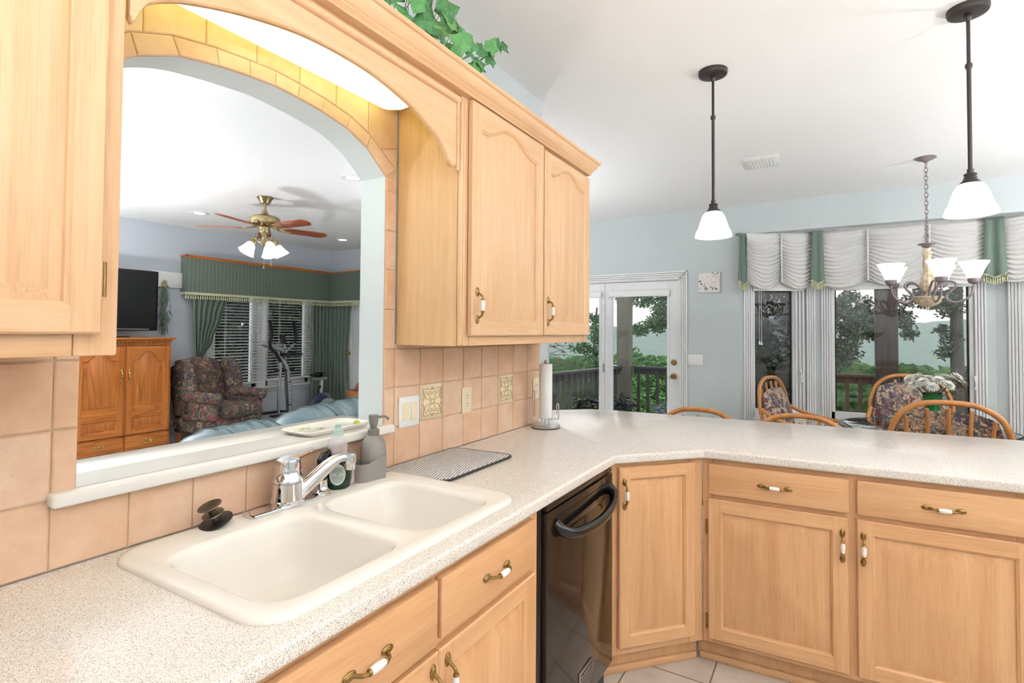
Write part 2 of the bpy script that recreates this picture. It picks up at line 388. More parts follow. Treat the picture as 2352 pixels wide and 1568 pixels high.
def deco(n):
    m = MB(); x0, x1, z0, z1 = n * SN, (n + 1) * SN, Z0 + SN, Z0 + 2 * SN; cx, cz = (x0 + x1) / 2, (z0 + z1) / 2; h = SN / 2
    m.box(x0 + .002, x1 - .002, -.002, .0075, z0 + .002, z1 - .002, 0, .003)
    def st(P, r=.0022): m.tube([(cx + a * h, -.0025, cz + b * h) for a, b in P], r, 6, 1)
    for q in (.90, .80): st([(-q, -q), (q, -q), (q, q), (-q, q), (-q, -q)], .0016)
    for sx in (1, -1):
        for sz in (1, -1):
            st([(sx * a, sz * b) for a, b in ((.05, .12), (.2, .2), (.3, .42), (.2, .58), (.05, .5), (.12, .36))]); st([(sx * a, sz * b) for a, b in ((.12, .05), (.3, .12), (.55, .2), (.66, .4), (.52, .62), (.36, .55), (.44, .42))])
            st([(sx * a, sz * b) for a, b in ((.0, .78), (.14, .66), (.3, .72), (.5, .74), (.72, .72), (.74, .5), (.68, .3), (.76, .1))])
            st([(sx * a, sz * b) for a, b in ((0, .66), (.07, .74), (0, .8))], .003)
    st([(.13 * math.cos(a), .13 * math.sin(a)) for a in [PI * k / 8 for k in range(17)]])
    return m.build('decorative_tile', [M_DECO, M_DECOD], WS, label='cream embossed tile with scrolling relief')
deco(8); deco(12)
# pass-through sill
m = MB(); m.box(-.006, .992, -.03, .008, 1.064, 1.094, 0, .007, 3); m.box(.043, .965, .0, .131, 1.064, 1.094); m.box(-.03, 1.04, .131, .30, 1.064, 1.094, 0, .007)
struct(m.build('trim_1', M_SILL), 'ivory sill of the arched pass-through')

# dining wall with french door and bay
XW = 5.4
m = MB(); m.box(XW, XW + .14, -.613, -.01, 0, ZC); m.box(XW, XW + .14, 1.72, 2.7, 0, ZC); m.box(XW, XW + .14, -.01, 1.72, 2.02, ZC)
m.box(XW, XW + .14, -3.3, -.613, 2.446, ZC); m.box(XW, XW + .14, -4.8, -3.3, 0, ZC)
struct(m.build('wall_dining', M_WALL, ang=0))
struct(MB().prism([(XW + .14, -.613), (XW + .14, -3.3), (5.86, -2.60), (5.86, -1.30)], 'z', 2.446, 2.52).build('ceiling', M_CEIL, ang=0))
struct(MB().prism([(XW, -.5), (XW, -3.4), (5.9, -2.6), (5.9, -1.25)], 'z', -.08, -.001).build('floor', M_FLOOR, ang=0))
M_TRIMF = M_WHITE
def casing(m, a, b, z0, z1, w=.085, y=-.018, mi=0, bottom=True):   # fluted casing round an opening a..b, z0..z1 in local wall coords, room side -y
    for k in range(4):
        o0 = w * k / 4; o1 = o0 + w / 4 - .004; d = y * (.75 + .12 * k)
        m.box(a - o1, a - o0, d, 0, z0 - (o1 if bottom else 0), z1 + o1, mi, .003, 1); m.box(b + o0, b + o1, d, 0, z0 - (o1 if bottom else 0), z1 + o1, mi, .003, 1)
        m.box(a - o1, b + o1, d, 0, z1 + o0, z1 + o1, mi, .003, 1)
        if bottom: m.box(a - o1, b + o1, d, 0, z0 - o1, z0 - o0, mi, .003, 1)
def bay_part(idx, p0, p1, ga, gb, gz0, gz1, screen=False, ca=None, cb=None, sash=True):
    d = Vector((p1[0] - p0[0], p1[1] - p0[1], 0)); L = d.length; ang = math.atan2(d.y, d.x); fr = .045
    w = MB(); za, zb = gz0 - .09, gz1 + .2; a, b = ga - .035, gb + .035 + (.09 if screen else 0)
    w.box(0, a, 0, .11, 0, 2.46); w.box(b, L, 0, .11, 0, 2.46); w.box(a, b, 0, .11, 0, za); w.box(a, b, 0, .11, zb, 2.46)
    struct(w.build('wall_bay', M_WALL, ang=0, loc=(*p0, 0), rot=ang))
    win = MB(); casing(win, a, b, za, zb); e = b
    win.box(a, ga - .002, .0, .1, za, zb, 0, .004, 1); win.box(gb + .002, e, .02, .1, za, zb, 0, .004, 1); win.box(a, e, .0, .1, za, gz0 - .002, 0, .004, 1); win.box(a, e, .0, .1, gz1 + .002, zb, 0, .004, 1)
    if screen:
        for k in range(3): win.box(gb + .02 + k * .034, gb + .036 + k * .034, -.004, .02, za + .02, zb, 0, .003, 1)
    wo = struct(win.build('window_%d' % idx, M_TRIMF, loc=(*p0, 0), rot=ang), 'white framed bay window')
    g = MB(); g.box(ga - .004, gb + .004, .058, .061, gz0 - .004, gz1 + .004); g.build('pane', M_GLASS, wo, ang=0)
    s = MB()
    for bx in ((ga, ga + .011, gz0, gz1), (gb - .011, gb, gz0, gz1), (ga, gb, gz0, gz0 + .008), (ga, gb, gz1 - .012, gz1)): s.box(bx[0], bx[1], .05, .066, bx[2], bx[3])
    s.build('gasket', M_BLK, wo, ang=0)
    if screen: MB().box(ga, gb, .085, .0852, gz0, gz1).build('insect_screen', M_SCREEN, wo, ang=0)
    k = MB(); cxk = gb + .065 if screen else gb + .03; zk = gz0 + .35
    k.box(cxk - .008, cxk + .008, -.014, -.002, zk, zk + .05, 1, .003); k.tube([(cxk, -.012, zk + .03), (cxk + .004, -.026, zk - .005), (cxk + .002, -.03, zk - .05)], .006, 8); k.box(cxk - .008, cxk + .012, -.034, -.022, zk - .075, zk - .045, 0, .003)
    k.build('crank', [M_WPLAS, M_STEEL], wo)
    return wo, ang
P0, P1, P2, P3 = (XW, -.613), (5.70, -1.250), (5.70, -2.650), (XW, -3.287)
bay_part(1, P0, P1, .150, .522, .67, 1.88, True); bay_part(2, P1, P2, .195, 1.222, .67, 1.88); bay_part(3, P2, P3, .20, .56, .67, 1.88, True)

# french door
m = MB()
casing(m, 0, 1.73, 0, 2.02, .085, -.02, 0, False); m.box(-.002, .012, -.005, .1, 0, 2.02); m.box(1.72, 1.735, -.005, .1, 0, 2.02); m.box(0, 1.73, -.005, .1, 2.008, 2.022)
DR = struct(m.build('door_1', M_TRIMF, loc=(XW, 1.72, 0), rot=-PI / 2), 'white glazed double door to the deck')
def leaf(x0, x1, ga, gb):
    m = MB(); y0, y1 = .018, .06; gz0, gz1 = .26, 1.90
    m.box(x0, ga, y0, y1, .015, 2.004, 0, .002, 1); m.box(gb, x1, y0, y1, .015, 2.004, 0, .002, 1); m.box(ga, gb, y0, y1, .015, gz0, 0, .002, 1); m.box(ga, gb, y0, y1, gz1, 2.004, 0, .002, 1)
    for q in ((ga - .022, ga + .006, gz0, gz1), (gb - .006, gb + .022, gz0, gz1), (ga, gb, gz0 - .02, gz0 + .006), (ga, gb, gz1 - .006, gz1 + .02)): m.box(q[0], q[1], y0 - .008, y0, q[2], q[3], 0, .003, 1)
    o = m.build('leaf', M_TRIMF, DR); MB().box(ga, gb, .036, .04, gz0, gz1).build('pane', M_GLASS, o, ang=0)
    r = MB(); r.box(ga - .03, gb + .03, -.032, y0 - .008, 1.835, 1.905, 0, .006); r.cyl((ga - .034, -.012, 1.885), (ga - .03, -.012, 1.885), .012, 12); r.build('roller_blind', M_WPLAS, o); return o
leaf(.014, .868, .13, .808); lf = leaf(.872, 1.716, .962, 1.595)
m = MB()
for z in (.962, 1.112): m.lathe([(0, 0), (.033, 0), (.031, .006), (.014, .01), (.014, .016)] + ([(.02, .02), (.027, .034), (.026, .05), (.018, .06), (0, .062)] if z < 1 else [(.022, .018), (.022, .024), (0, .025)]), 20, 0, tr(1.663, .018, z) @ rotm('X', PI / 2))
m.build('door_knob', M_BRONZE, lf)
for z in (1.72, 1.02, .3):
    h = MB(); h.cyl((.87, .006, z - .05), (.87, .006, z + .05), .007, 10); h.box(.845, .866, .0165, .0185, z - .05, z + .05); h.build('hinge', M_STEEL, lf)

# living room walls
m = MB(); m.box(-3.2, 3.62, 5.70, 5.82, 0, ZC); m.box(3.62, 5.16, 5.70, 5.82, 0, .60); m.box(3.62, 5.16, 5.70, 5.82, 2.06, ZC); m.box(5.16, 5.75, 5.70, 5.82, 0, ZC)
struct(m.build('wall_back', M_WLIV, ang=0))
m = MB(); m.box(5.60, 5.74, 5.2, 5.82, 0, ZC); m.box(5.60, 5.74, 4.1, 5.2, 2.06, ZC); m.box(5.60, 5.74, 2.6, 4.1, 0, ZC); m.box(XW, 5.74, 2.58, 2.7, 0, ZC)
struct(m.build('wall_right', M_WLIV, ang=0))
m = MB(); m.box(-3.2, 5.6, 5.684, 5.7, 0, .11, 0, .004, 1); m.box(5.584, 5.6, 5.26, 5.7, 0, .11, 0, .004, 1); struct(m.build('baseboard_back', M_WHITE))
# living window pair
m = MB(); casing(m, 3.62, 5.16, .60, 2.06, .07, -.02); M0 = tr(0, 5.70, 0); m2 = MB(); m2.M = M0; casing(m2, 3.62, 5.16, .62, 2.06, .08, -.022); m2.box(4.26, 4.41, -.018, .1, .62, 2.06, 0, .004, 1)
for a, b in ((3.62, 4.26), (4.41, 5.16)):
    m2.box(a, a + .05, .02, .1, .62, 2.06); m2.box(b - .05, b, .02, .1, .62, 2.06); m2.box(a, b, .02, .1, .62, .69); m2.box(a, b, .02, .1, 2.0, 2.06)
m2.box(3.54, 5.24, -.05, .0, .585, .62, 0, .006)
WL = struct(m2.build('window_4', M_TRIMF), 'white twin window behind blinds')
for a, b in ((3.67, 4.21), (4.46, 5.11)): MB().box(a, b, 5.76, 5.763, .69, 2.0).build('pane', M_GLASS, WL, ang=0)
# patio door on the right living wall
m = MB(); m.M = tr(5.60, 5.2, 0) @ rotm('Z', -PI / 2); casing(m, 0, 1.1, 0, 2.06, .085, -.022, 0, False)
m.box(0, .12, .02, .07, 0, 2.06); m.box(.98, 1.1, .02, .07, 0, 2.06); m.box(.12, .98, .02, .07, 0, .2); m.box(.12, .98, .02, .07, 1.94, 2.06)
o = struct(m.build('door_2', M_TRIMF), 'white glazed patio door of the living room')
g = MB(); g.M = tr(5.60, 5.2, 0) @ rotm('Z', -PI / 2); g.box(.12, .98, .04, .044, .2, 1.94); g.build('pane', M_GLASS, o, ang=0)

# ---------------------------------------------------------------- cabinets
def panel_door(x0, x1, z0, z1, yf, th=.02, sw=.052, rise=0, bev=.045, swt=None):
    swt = sw if swt is None else swt
    m = MB(); xl, xr, zb = x0 + sw, x1 - sw, z0 + sw; NT_, NS = 28, 6
    def shape(t): s_ = min(1, max(0, (abs(2 * t - 1) - .06) / .82)); return .5 + .5 * math.cos(PI * s_)
    def ring(d):
        a, b, c = xl + d, xr - d, zb + d; top = lambda t: z1 - swt - rise * (1 - shape(t)) - d
        P = [(a + (b - a) * i / NT_, c) for i in range(NT_)] + [(b, c + (top(1) - c) * i / NS) for i in range(NS)]
        P += [(b - (b - a) * i / NT_, top(1 - i / NT_)) for i in range(NT_)] + [(a, top(0) - (top(0) - c) * i / NS) for i in range(NS)]
        return P
    lv = [(0, 0), (.003, .004), (.007, .006), (.009, .012), (.013, .012), (.013 + bev, .0015)]
    v = []; f = []; mi = []; n = 2 * NT_ + 2 * NS
    for d, y in lv: v += [(x, yf + y, z) for x, z in ring(d)]
    for k in range(len(lv) - 1):
        for i in range(n):
            f.append((k * n + i, k * n + (i + 1) % n, (k + 1) * n + (i + 1) % n, (k + 1) * n + i)); hz = (i < NT_ or NT_ + NS <= i < 2 * NT_ + NS); mi.append(1 if (hz and k < 2) else 0)
    f.append(tuple((len(lv) - 1) * n + i for i in range(n))); mi.append(0)
    c = .004; R = ring(0); zt = z1
    o = len(v); bot = [(p[0], z0 + c) for p in R[:NT_ + 1]]; top = [(p[0], zt - c) for p in R[NT_ + NS:2 * NT_ + NS + 1]]
    v += [(x, yf, z) for x, z in bot]; 
    for i in range(NT_): f.append((o + i, o + i + 1, (i + 1) % n, i)); mi.append(1)
    o = len(v); v += [(x, yf, z) for x, z in top]
    for i in range(NT_): f.append((NT_ + NS + i, NT_ + NS + i + 1, o + i + 1, o + i)); mi.append(1)
    def stile(xi, xo, zs):
        o = len(v); v.extend([(xi, yf, z) for z in zs]); v.extend([(xo, yf, z) for z in zs]); k = len(zs)
        for i in range(k - 1): f.append((o + i, o + i + 1, o + k + i + 1, o + k + i)); mi.append(0)
    zz = [z0 + c] + [p[1] for p in R[NT_:NT_ + NS + 1]] + [zt - c]; stile(xr, x1 - c, zz); stile(xl, x0 + c, zz)
    o = len(v); a, b = (x0, x1), (z0, z1)
    q = [(x0 + c, z0 + c), (x1 - c, z0 + c), (x1 - c, zt - c), (x0 + c, zt - c)]; w = [(x0, z0), (x1, z0), (x1, zt), (x0, zt)]
    v += [(x, yf, z) for x, z in q] + [(x, yf + c, z) for x, z in w] + [(x, yf + th, z) for x, z in w]
    for k in (0, 4):
        for i in range(4): f.append((o + k + i, o + k + (i + 1) % 4, o + k + 4 + (i + 1) % 4, o + k + 4 + i)); mi.append(1 if i % 2 == 0 else 0)
    f.append((o + 8, o + 9, o + 10, o + 11)); mi.append(0)
    return m.add(v, f, mi)

def pull(cx, cz, y, vertical=True):
    m = MB(); m.M = tr(cx, y, cz) @ (Matrix() if vertical else rotm('Y', PI / 2))
    for s in (1, -1):
        m.M = tr(cx, y, cz) @ (Matrix() if vertical else rotm('Y', PI / 2)) @ Matrix.Diagonal((1, 1, s, 1))
        m.ball((0, -.002, .049), .0095, .004, .0165, 0, 16); m.ball((0, -.0045, .049), .0065, .0035, .012, 0, 12)
        P = catmull([(0, -.004, .045), (0, -.011, .041), (0, -.021, .035), (0, -.0245, .028), (0, -.025, .022)], 5); m.tube(P, [.0048 - .0008 * math.sin(PI * i / (len(P) - 1)) for i in range(len(P))], 10, 0)
        m.lathe([(0, 0), (.0068, 0), (.0075, .002), (.0066, .004), (.0058, .0055), (0, .0055)], 16, 0, tr(0, -.025, .0185))
    m.M = tr(cx, y, cz) @ (Matrix() if vertical else rotm('Y', PI / 2)); m.lathe([(0, -.019), (.0066, -.019), (.0082, -.011), (.0088, 0), (.0082, .011), (.0066, .019), (0, .019)], 20, 1, tr(0, -.025, 0))
    return m
HL = 'antique brass pull with a white ceramic grip'
def put_pull(parent, cx, cz, y, vertical=True): pull(cx, cz, y, vertical).build('handle', [M_BRONZE, M_CER], parent, label=HL)
def drawer_front(x0, x1, z0, z1, yf, th=.02):
    m = MB(); m.box(x0, x1, yf, yf + th, z0, z1, 0, .004, 2); return m
def hinge(parent, x, z, y, name='hinge'):
    h = MB(); h.cyl((x, y, z - .03), (x, y, z + .03), .0045, 10); h.box(x - .001, x + .012, y, y + .003, z - .025, z + .025); h.build(name, M_BRONZE, parent)

# --- right wall cabinet
YF, YD = -.295, -.319
cab = thing('wall_cabinet', 'light oak wall cabinet with two cathedral doors right of the arched opening', 'cabinet', (1.0226, 0, 1.382))
X0, Y0_, ZB = 1.0226, 0, 1.382
def L(m): m.M = tr(-X0, 0, -ZB) @ m.M; return m
m = L(MB()); m.box(1.0226, 1.040, -.276, -.001, 1.382, 2.262, 0); m.box(2.117, 2.135, -.276, -.001, 1.382, 2.262, 0); m.box(1.04, 2.117, -.276, -.001, 1.395, 1.413, 0); m.box(1.04, 2.117, -.276, -.001, 2.244, 2.262, 0); m.box(1.04, 2.117, -.02, -.001, 1.413, 2.244, 0)
m.build('carcass', M_WS, cab, ang=0)
m = L(MB()); m.box(1.0226, 1.075, YF, -.276, 1.382, 2.262, 0, .006, 3); m.box(1.585, 1.635, YF, -.276, 1.43, 2.262, 0); m.box(2.10, 2.14, YF, -.276, 1.382, 2.262, 0, .004)
m.box(1.075, 2.10, YF + .0005, -.276, 1.382, 1.432, 1, .004); m.box(1.075, 2.10, YF + .0005, -.276, 2.22, 2.262, 1); m.box(1.03, 1.041, YF - .004, YF + .004, 1.383, 2.25, 0, .004)
m.build('face_frame', [M_WV, M_WH], cab)
for x0, x1, z1, hx in ((1.058, 1.600, 2.252, 1.088), (1.613, 2.122, 2.240, 1.643)):
    d = L(panel_door(x0, x1, 1.418, z1, YD, .02, .055, .055, .045, .034))
    d = MB() if False else d
    mm = MB(); mm.v = [(p[0] - X0, p[1], p[2] - ZB) for p in d.v]; mm.f = d.f; mm.m = d.m
    do = mm.build('door', [M_WV, M_WH], cab)
    put_pull(do, hx - X0, 1.525 - ZB, YD)
# --- left wall cabinet
cab = thing('wall_cabinet', 'light oak wall cabinet at the left edge, its hinge showing beside the arched opening', 'cabinet', (-.46, 0, 1.387))
def sh(m, dx, dz): m.v = [(p[0] + dx, p[1], p[2] + dz) for p in m.v]; return m
m = MB(); m.box(-.90, -.882, -.276, -.001, 1.387, 2.262); m.box(-.03, -.012, -.276, -.001, 1.387, 2.262); m.box(-.882, -.03, -.276, -.001, 1.398, 1.415); m.box(-.882, -.03, -.02, -.001, 1.415, 2.25); m.box(-.882, -.03, -.276, -.001, 2.244, 2.262)
sh(m, .46, -1.387).build('carcass', M_WS, cab, ang=0)
m = MB(); m.box(-.075, -.010, YF, -.276, 1.387, 2.262, 0, .004); m.box(-.9, -.84, YF, -.276, 1.387, 2.262, 0, .003); m.box(-.84, -.075, YF + .0005, -.276, 1.387, 1.44, 1, .004); m.box(-.84, -.075, YF + .0005, -.276, 2.22, 2.262, 1)
sh(m, .46, -1.387).build('face_frame', [M_WV, M_WH], cab)
d = sh(panel_door(-.50, -.043, 1.425, 2.25, YD, .02, .046, .055, .03, .034), .46, -1.387); do = d.build('door', [M_WV, M_WH], cab)
h = MB(); h.cyl((-.039, -.309, 1.49), (-.039, -.309, 1.55), .0042, 10); h.box(-.042, -.031, -.2985, -.295, 1.495, 1.545); sh(h, .46, -1.387).build('hinge', M_BRONZE, do)

# --- arched valance between the cabinets, crown moulding, fluorescent light
def valance():
    A = [(0, 2.01), (.006, 2.0), (.012, 2.012), (.02, 2.03), (.033, 2.05), (.055, 2.066), (.085, 2.082), (.113, 2.094), (.18, 2.117), (.256, 2.137), (.372, 2.159), (.5, 2.166), (.63, 2.159), (.763, 2.132), (.83, 2.108), (.888, 2.082), (.925, 2.055), (.945, 2.035), (.958, 2.015), (.968, 2.003), (.984, 1.998), (1.0, 2.003), (1.008, 2.01)]
    P = catmull([(x, 0, z) for x, z in A], 3); m = MB()
    for a, b in zip(P[:-1], P[1:]):
        t = lambda p: [(p.x, -.272, p.z), (p.x, -.283, p.z), (p.x, -.287, p.z + .004), (p.x, -.287, 2.262), (p.x, -.272, 2.262)]
        q = t(a) + t(b); m.add(q, [(i, (i + 1) % 5, 5 + (i + 1) % 5, 5 + i) for i in range(5)])
    m.add([(P[0].x, y, z) for y, z in ((-.272, P[0].z), (-.287, P[0].z), (-.287, 2.262), (-.272, 2.262))], [(0, 1, 2, 3)]); m.add([(P[-1].x, y, z) for y, z in ((-.272, P[-1].z), (-.287, P[-1].z), (-.287, 2.262), (-.272, 2.262))], [(0, 1, 2, 3)])
    o = tag(m.build('arched_valance', M_WH), 'scalloped oak valance board arching over the sink between two cabinets', 'valance')
    b = MB(); b.tube([(-.008, -.289, 2.236), (1.008, -.289, 2.236)], .013, 12); b.tube([(1.006, -.289, 2.24), (1.006, -.289, 1.99)], .0055, 10); b.build('bead_moulding', M_WH, o)
valance()
prof = [(-.276, 2.256), (-.318, 2.258), (-.321, 2.263), (-.317, 2.267), (-.321, 2.271), (-.326, 2.275), (-.326, 2.279), (-.330, 2.281), (-.338, 2.290), (-.347, 2.305), (-.350, 2.312), (-.357, 2.315), (-.360, 2.320), (-.360, 2.327), (-.276, 2.327)]
m = MB(); n = len(prof); v = [(-.95, y, z) for y, z in prof] + [(2.135 - (y + .315), y, z) for y, z in prof] + [(2.135 - (y + .315), -.001, z) for y, z in prof]
v = [(min(p[0], 2.30), p[1], p[2]) for p in v]
f = [tuple(range(n))[::-1], tuple(range(2 * n, 3 * n))]
for k in (0, n):
    for i in range(n): f.append((k + i, k + (i + 1) % n, k + n + (i + 1) % n, k + n + i))
m.add(v, f); tag(m.build('crown_moulding', M_WH, ang=30), 'stepped oak crown moulding running along the tops of the wall cabinets', 'moulding')
M_TUBE = emis('lit_diffuser', (.88, 1.0, .38, 1), 1.4, (.95, .93, .85, 1))
m = MB(); m.box(-.01, 1.02, -.27, -.001, 2.262, 2.28); tag(m.build('soffit_board', M_WY, ang=0), 'oak board above the sink carrying the fluorescent light', 'board')
lt = thing('fluorescent_light', 'long lit fluorescent light box under the oak valance above the sink', 'light', (.48, -.1, 2.262))
P = [(-.03, .0), (-.03, -.034), (-.036, -.041), (-.10, -.054), (-.135, -.052), (-.152, -.04), (-.158, -.02), (-.158, 0)]
m = MB(); n = len(P); xs = [(.05, .9), (.062, 1), (.905, 1), (.925, .93), (.935, .8)]; v = []; f = []
for x, k in xs: v += [(x - .48, -.09 + (y + .09) * k + .1 - .0, z * k) for y, z in P]
for k in range(len(xs) - 1):
    for i in range(n): f.append((k * n + i, k * n + (i + 1) % n, (k + 1) * n + (i + 1) % n, (k + 1) * n + i))
f += [tuple(range(n)), tuple((len(xs) - 1) * n + i for i in range(n))]; m.add(v, f); m.build('diffuser', M_TUBE, lt)

# --- countertop
CT = [(-1.6, -.002), (-1.6, -.6374), (1.632, -.6374), (1.941, -.925), (1.99, -1.957), (2.055, -3.5), (3.075, -3.5), (2.862, -.51), (2.845, -.13), (2.80, -.031), (2.635, .146), (2.56, .215), (2.209, .215), (2.209, -.002)]
bm = bmesh.new(); vv = [bm.verts.new((x, y, .8935)) for x, y in CT]; fc = bm.faces.new(vv); ex = bmesh.ops.extrude_face_region(bm, geom=[fc])
for g in ex['geom']:
    if isinstance(g, bmesh.types.BMVert): g.co.z = .931
bmesh.ops.recalc_face_normals(bm, faces=bm.faces[:])
es = [e for e in bm.edges if abs(e.verts[0].co.z - e.verts[1].co.z) < 1e-6 and not (abs(e.verts[0].co.y + .002) < 1e-4 and abs(e.verts[1].co.y + .002) < 1e-4)]
bmesh.ops.bevel(bm, geom=es, offset=.009, segments=4, affect='EDGES', profile=.5)
m = MB(); m.bm(bm); ctop = tag(m.build('countertop', M_TOP, ang=40), 'pale speckled solid-surface countertop wrapping from the sink to the peninsula', 'countertop')
cut = MB().box(.115, .925, -.56, -.075, .80, 1.0).build('cutter', M_TOP, ang=0); bmod = ctop.modifiers.new('hole', 'BOOLEAN'); bmod.operation = 'DIFFERENCE'; bmod.object = cut; bmod.solver = 'EXACT'
dg = bpy.context.evaluated_depsgraph_get(); nm = bpy.data.meshes.new_from_object(ctop.evaluated_get(dg)); ctop.modifiers.clear(); ctop.data = nm; bpy.data.objects.remove(cut)

# --- base cabinets, each in its own frame: x along the front, -y into the kitchen, z up from the floor
def base_box(t, w, depth, sides=(1, 1), toe=True, y=.03):
    m = MB()
    m.box(0, .018, y + .02, depth, .10, .893); m.box(w - .018, w, y + .02, depth, .10, .893); m.box(.018, w - .018, y + .02, depth, .10, .118); m.box(.018, w - .018, depth - .01, depth, .118, .893); m.build('carcass', M_WS, t, ang=0)
    if toe:
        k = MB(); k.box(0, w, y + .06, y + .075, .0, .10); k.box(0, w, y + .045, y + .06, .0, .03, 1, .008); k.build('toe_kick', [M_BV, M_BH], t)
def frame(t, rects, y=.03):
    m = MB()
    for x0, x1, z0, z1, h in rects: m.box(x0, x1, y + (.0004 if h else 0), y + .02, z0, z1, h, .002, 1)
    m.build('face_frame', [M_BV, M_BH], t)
# sink base
t = thing('base_cabinet', 'light oak sink cabinet with false drawer fronts left of the dishwasher', 'cabinet', (-.05, -.6374, 0)); O = -.05
base_box(t, 1.055, .62)
fx = lambda x: x - O
frame(t, [(0, .03, .10, .893, 0), (fx(.492), fx(.512), .10, .893, 0), (fx(.955), fx(1.005), .10, .893, 0), (.03, fx(.955), .865, .893, 1), (.03, fx(.955), .70, .75, 1), (.03, fx(.955), .10, .14, 1)])
for x0, x1, hc in ((.0, .495, .282), (.507, .961, .741)):
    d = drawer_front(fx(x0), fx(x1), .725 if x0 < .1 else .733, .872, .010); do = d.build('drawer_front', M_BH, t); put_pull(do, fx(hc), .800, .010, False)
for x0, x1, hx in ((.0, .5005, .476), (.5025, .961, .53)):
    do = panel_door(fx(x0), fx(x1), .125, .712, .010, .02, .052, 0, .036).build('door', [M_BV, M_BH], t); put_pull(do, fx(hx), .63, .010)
# corner cabinet on the diagonal
ang = math.atan2(-.288, .309)
t = thing('base_cabinet', 'narrow angled light oak corner cabinet with one door right of the dishwasher', 'cabinet', (1.632, -.637, 0), ang)
m = MB(); m.box(0.03, .40, .05, .30, .10, .893); m.build('carcass', M_WS, t, ang=0)
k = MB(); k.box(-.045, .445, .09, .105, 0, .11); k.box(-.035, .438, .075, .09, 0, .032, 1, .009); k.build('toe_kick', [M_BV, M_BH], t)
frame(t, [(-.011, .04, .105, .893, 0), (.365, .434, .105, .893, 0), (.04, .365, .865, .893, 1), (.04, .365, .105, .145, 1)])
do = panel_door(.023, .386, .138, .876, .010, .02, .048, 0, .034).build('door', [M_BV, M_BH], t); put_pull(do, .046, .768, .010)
# peninsula cabinet
ang = math.atan2(-1, .047)
t = thing('base_cabinet', 'wide light oak peninsula cabinet with two drawers over two doors', 'cabinet', (1.941, -.925, 0), ang)
base_box(t, 1.09, .72, toe=False)
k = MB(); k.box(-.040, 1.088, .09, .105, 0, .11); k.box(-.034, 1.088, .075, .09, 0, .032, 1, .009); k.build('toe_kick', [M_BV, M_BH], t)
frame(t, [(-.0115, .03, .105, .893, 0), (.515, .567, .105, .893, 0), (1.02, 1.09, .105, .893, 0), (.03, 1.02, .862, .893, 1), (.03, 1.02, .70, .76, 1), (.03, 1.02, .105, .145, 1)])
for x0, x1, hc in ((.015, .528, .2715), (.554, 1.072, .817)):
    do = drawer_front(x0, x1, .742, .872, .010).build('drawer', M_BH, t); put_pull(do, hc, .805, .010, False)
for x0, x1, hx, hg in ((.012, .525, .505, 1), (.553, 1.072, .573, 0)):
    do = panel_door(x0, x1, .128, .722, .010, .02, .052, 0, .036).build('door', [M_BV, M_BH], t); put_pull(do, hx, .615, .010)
    if hg:
        for z in (.60, .20): hinge(do, x0 - .006, z, .018)
t = thing('base_cabinet', 'light oak peninsula cabinet continuing beyond the wide one towards the open end', 'cabinet', (1.941 + .047 * 1.09, -.925 - 1.09, 0), ang)
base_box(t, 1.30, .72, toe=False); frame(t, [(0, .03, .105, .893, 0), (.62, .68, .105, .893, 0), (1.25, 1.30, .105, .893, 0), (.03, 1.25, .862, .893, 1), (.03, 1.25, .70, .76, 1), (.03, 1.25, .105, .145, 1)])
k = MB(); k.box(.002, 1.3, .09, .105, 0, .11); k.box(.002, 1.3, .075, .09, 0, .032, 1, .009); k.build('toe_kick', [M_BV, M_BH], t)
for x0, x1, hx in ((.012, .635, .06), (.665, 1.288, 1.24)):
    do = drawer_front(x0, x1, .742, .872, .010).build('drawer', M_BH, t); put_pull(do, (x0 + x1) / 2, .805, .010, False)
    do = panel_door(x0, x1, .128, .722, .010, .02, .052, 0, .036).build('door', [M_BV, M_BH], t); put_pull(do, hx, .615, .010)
# dishwasher
t = thing('dishwasher', 'glossy black built-in dishwasher with a bowed handle under the counter', 'dishwasher', (1.035, -.6374, 0))
M_DW = plain('black_enamel', S(30, 25, 23), .10); M_DWS = plain('dark_brown_side', S(44, 32, 26), .35)
m = MB(); m.box(-.028, .0, .03, .6, .09, .885, 1); m.box(0, .59, .05, .6, .09, .885, 1); m.box(-.02, .598, .05, .08, .0, .09)
for k in range(9): m.box(-.0285, -.012, .0295, .03, .70 + k * .0075, .7045 + k * .0075)
m.build('body', [M_BLK, M_DWS], t, ang=0)
m = MB(); m.box(.004, .596, .012, .05, .10, .862, 0, .005); m.box(.006, .592, .014, .05, .866, .886, 0, .003); do = m.build('door', M_DW, t)
P = catmull([(.065, .014, .815), (.075, -.012, .792), (.14, -.036, .772), (.30, -.05, .764), (.46, -.036, .772), (.54, -.012, .792), (.555, .014, .815)], 8)
m = MB(); m.tube(P, .0165, 14, flat=1.2); m.box(.07, .55, .009, .013, .775, .835, 0, .003); m.build('handle', M_BLK if False else M_BLACK, do)
m = MB(); m.box(.255, .375, .007, .013, .196, .232, 0, .002); m.box(.262, .368, .0062, .0072, .202, .226, 1)
for k, w in enumerate((.010, .005, .009, .009, .008, .010, .008, .005, .010)): m.box(.266 + k * .0112, .266 + k * .0112 + w, .0056, .0064, .209, .219, 2)
m.build('badge', [M_STEEL, M_DARK, M_STEEL], do, label='small silver badge plate')

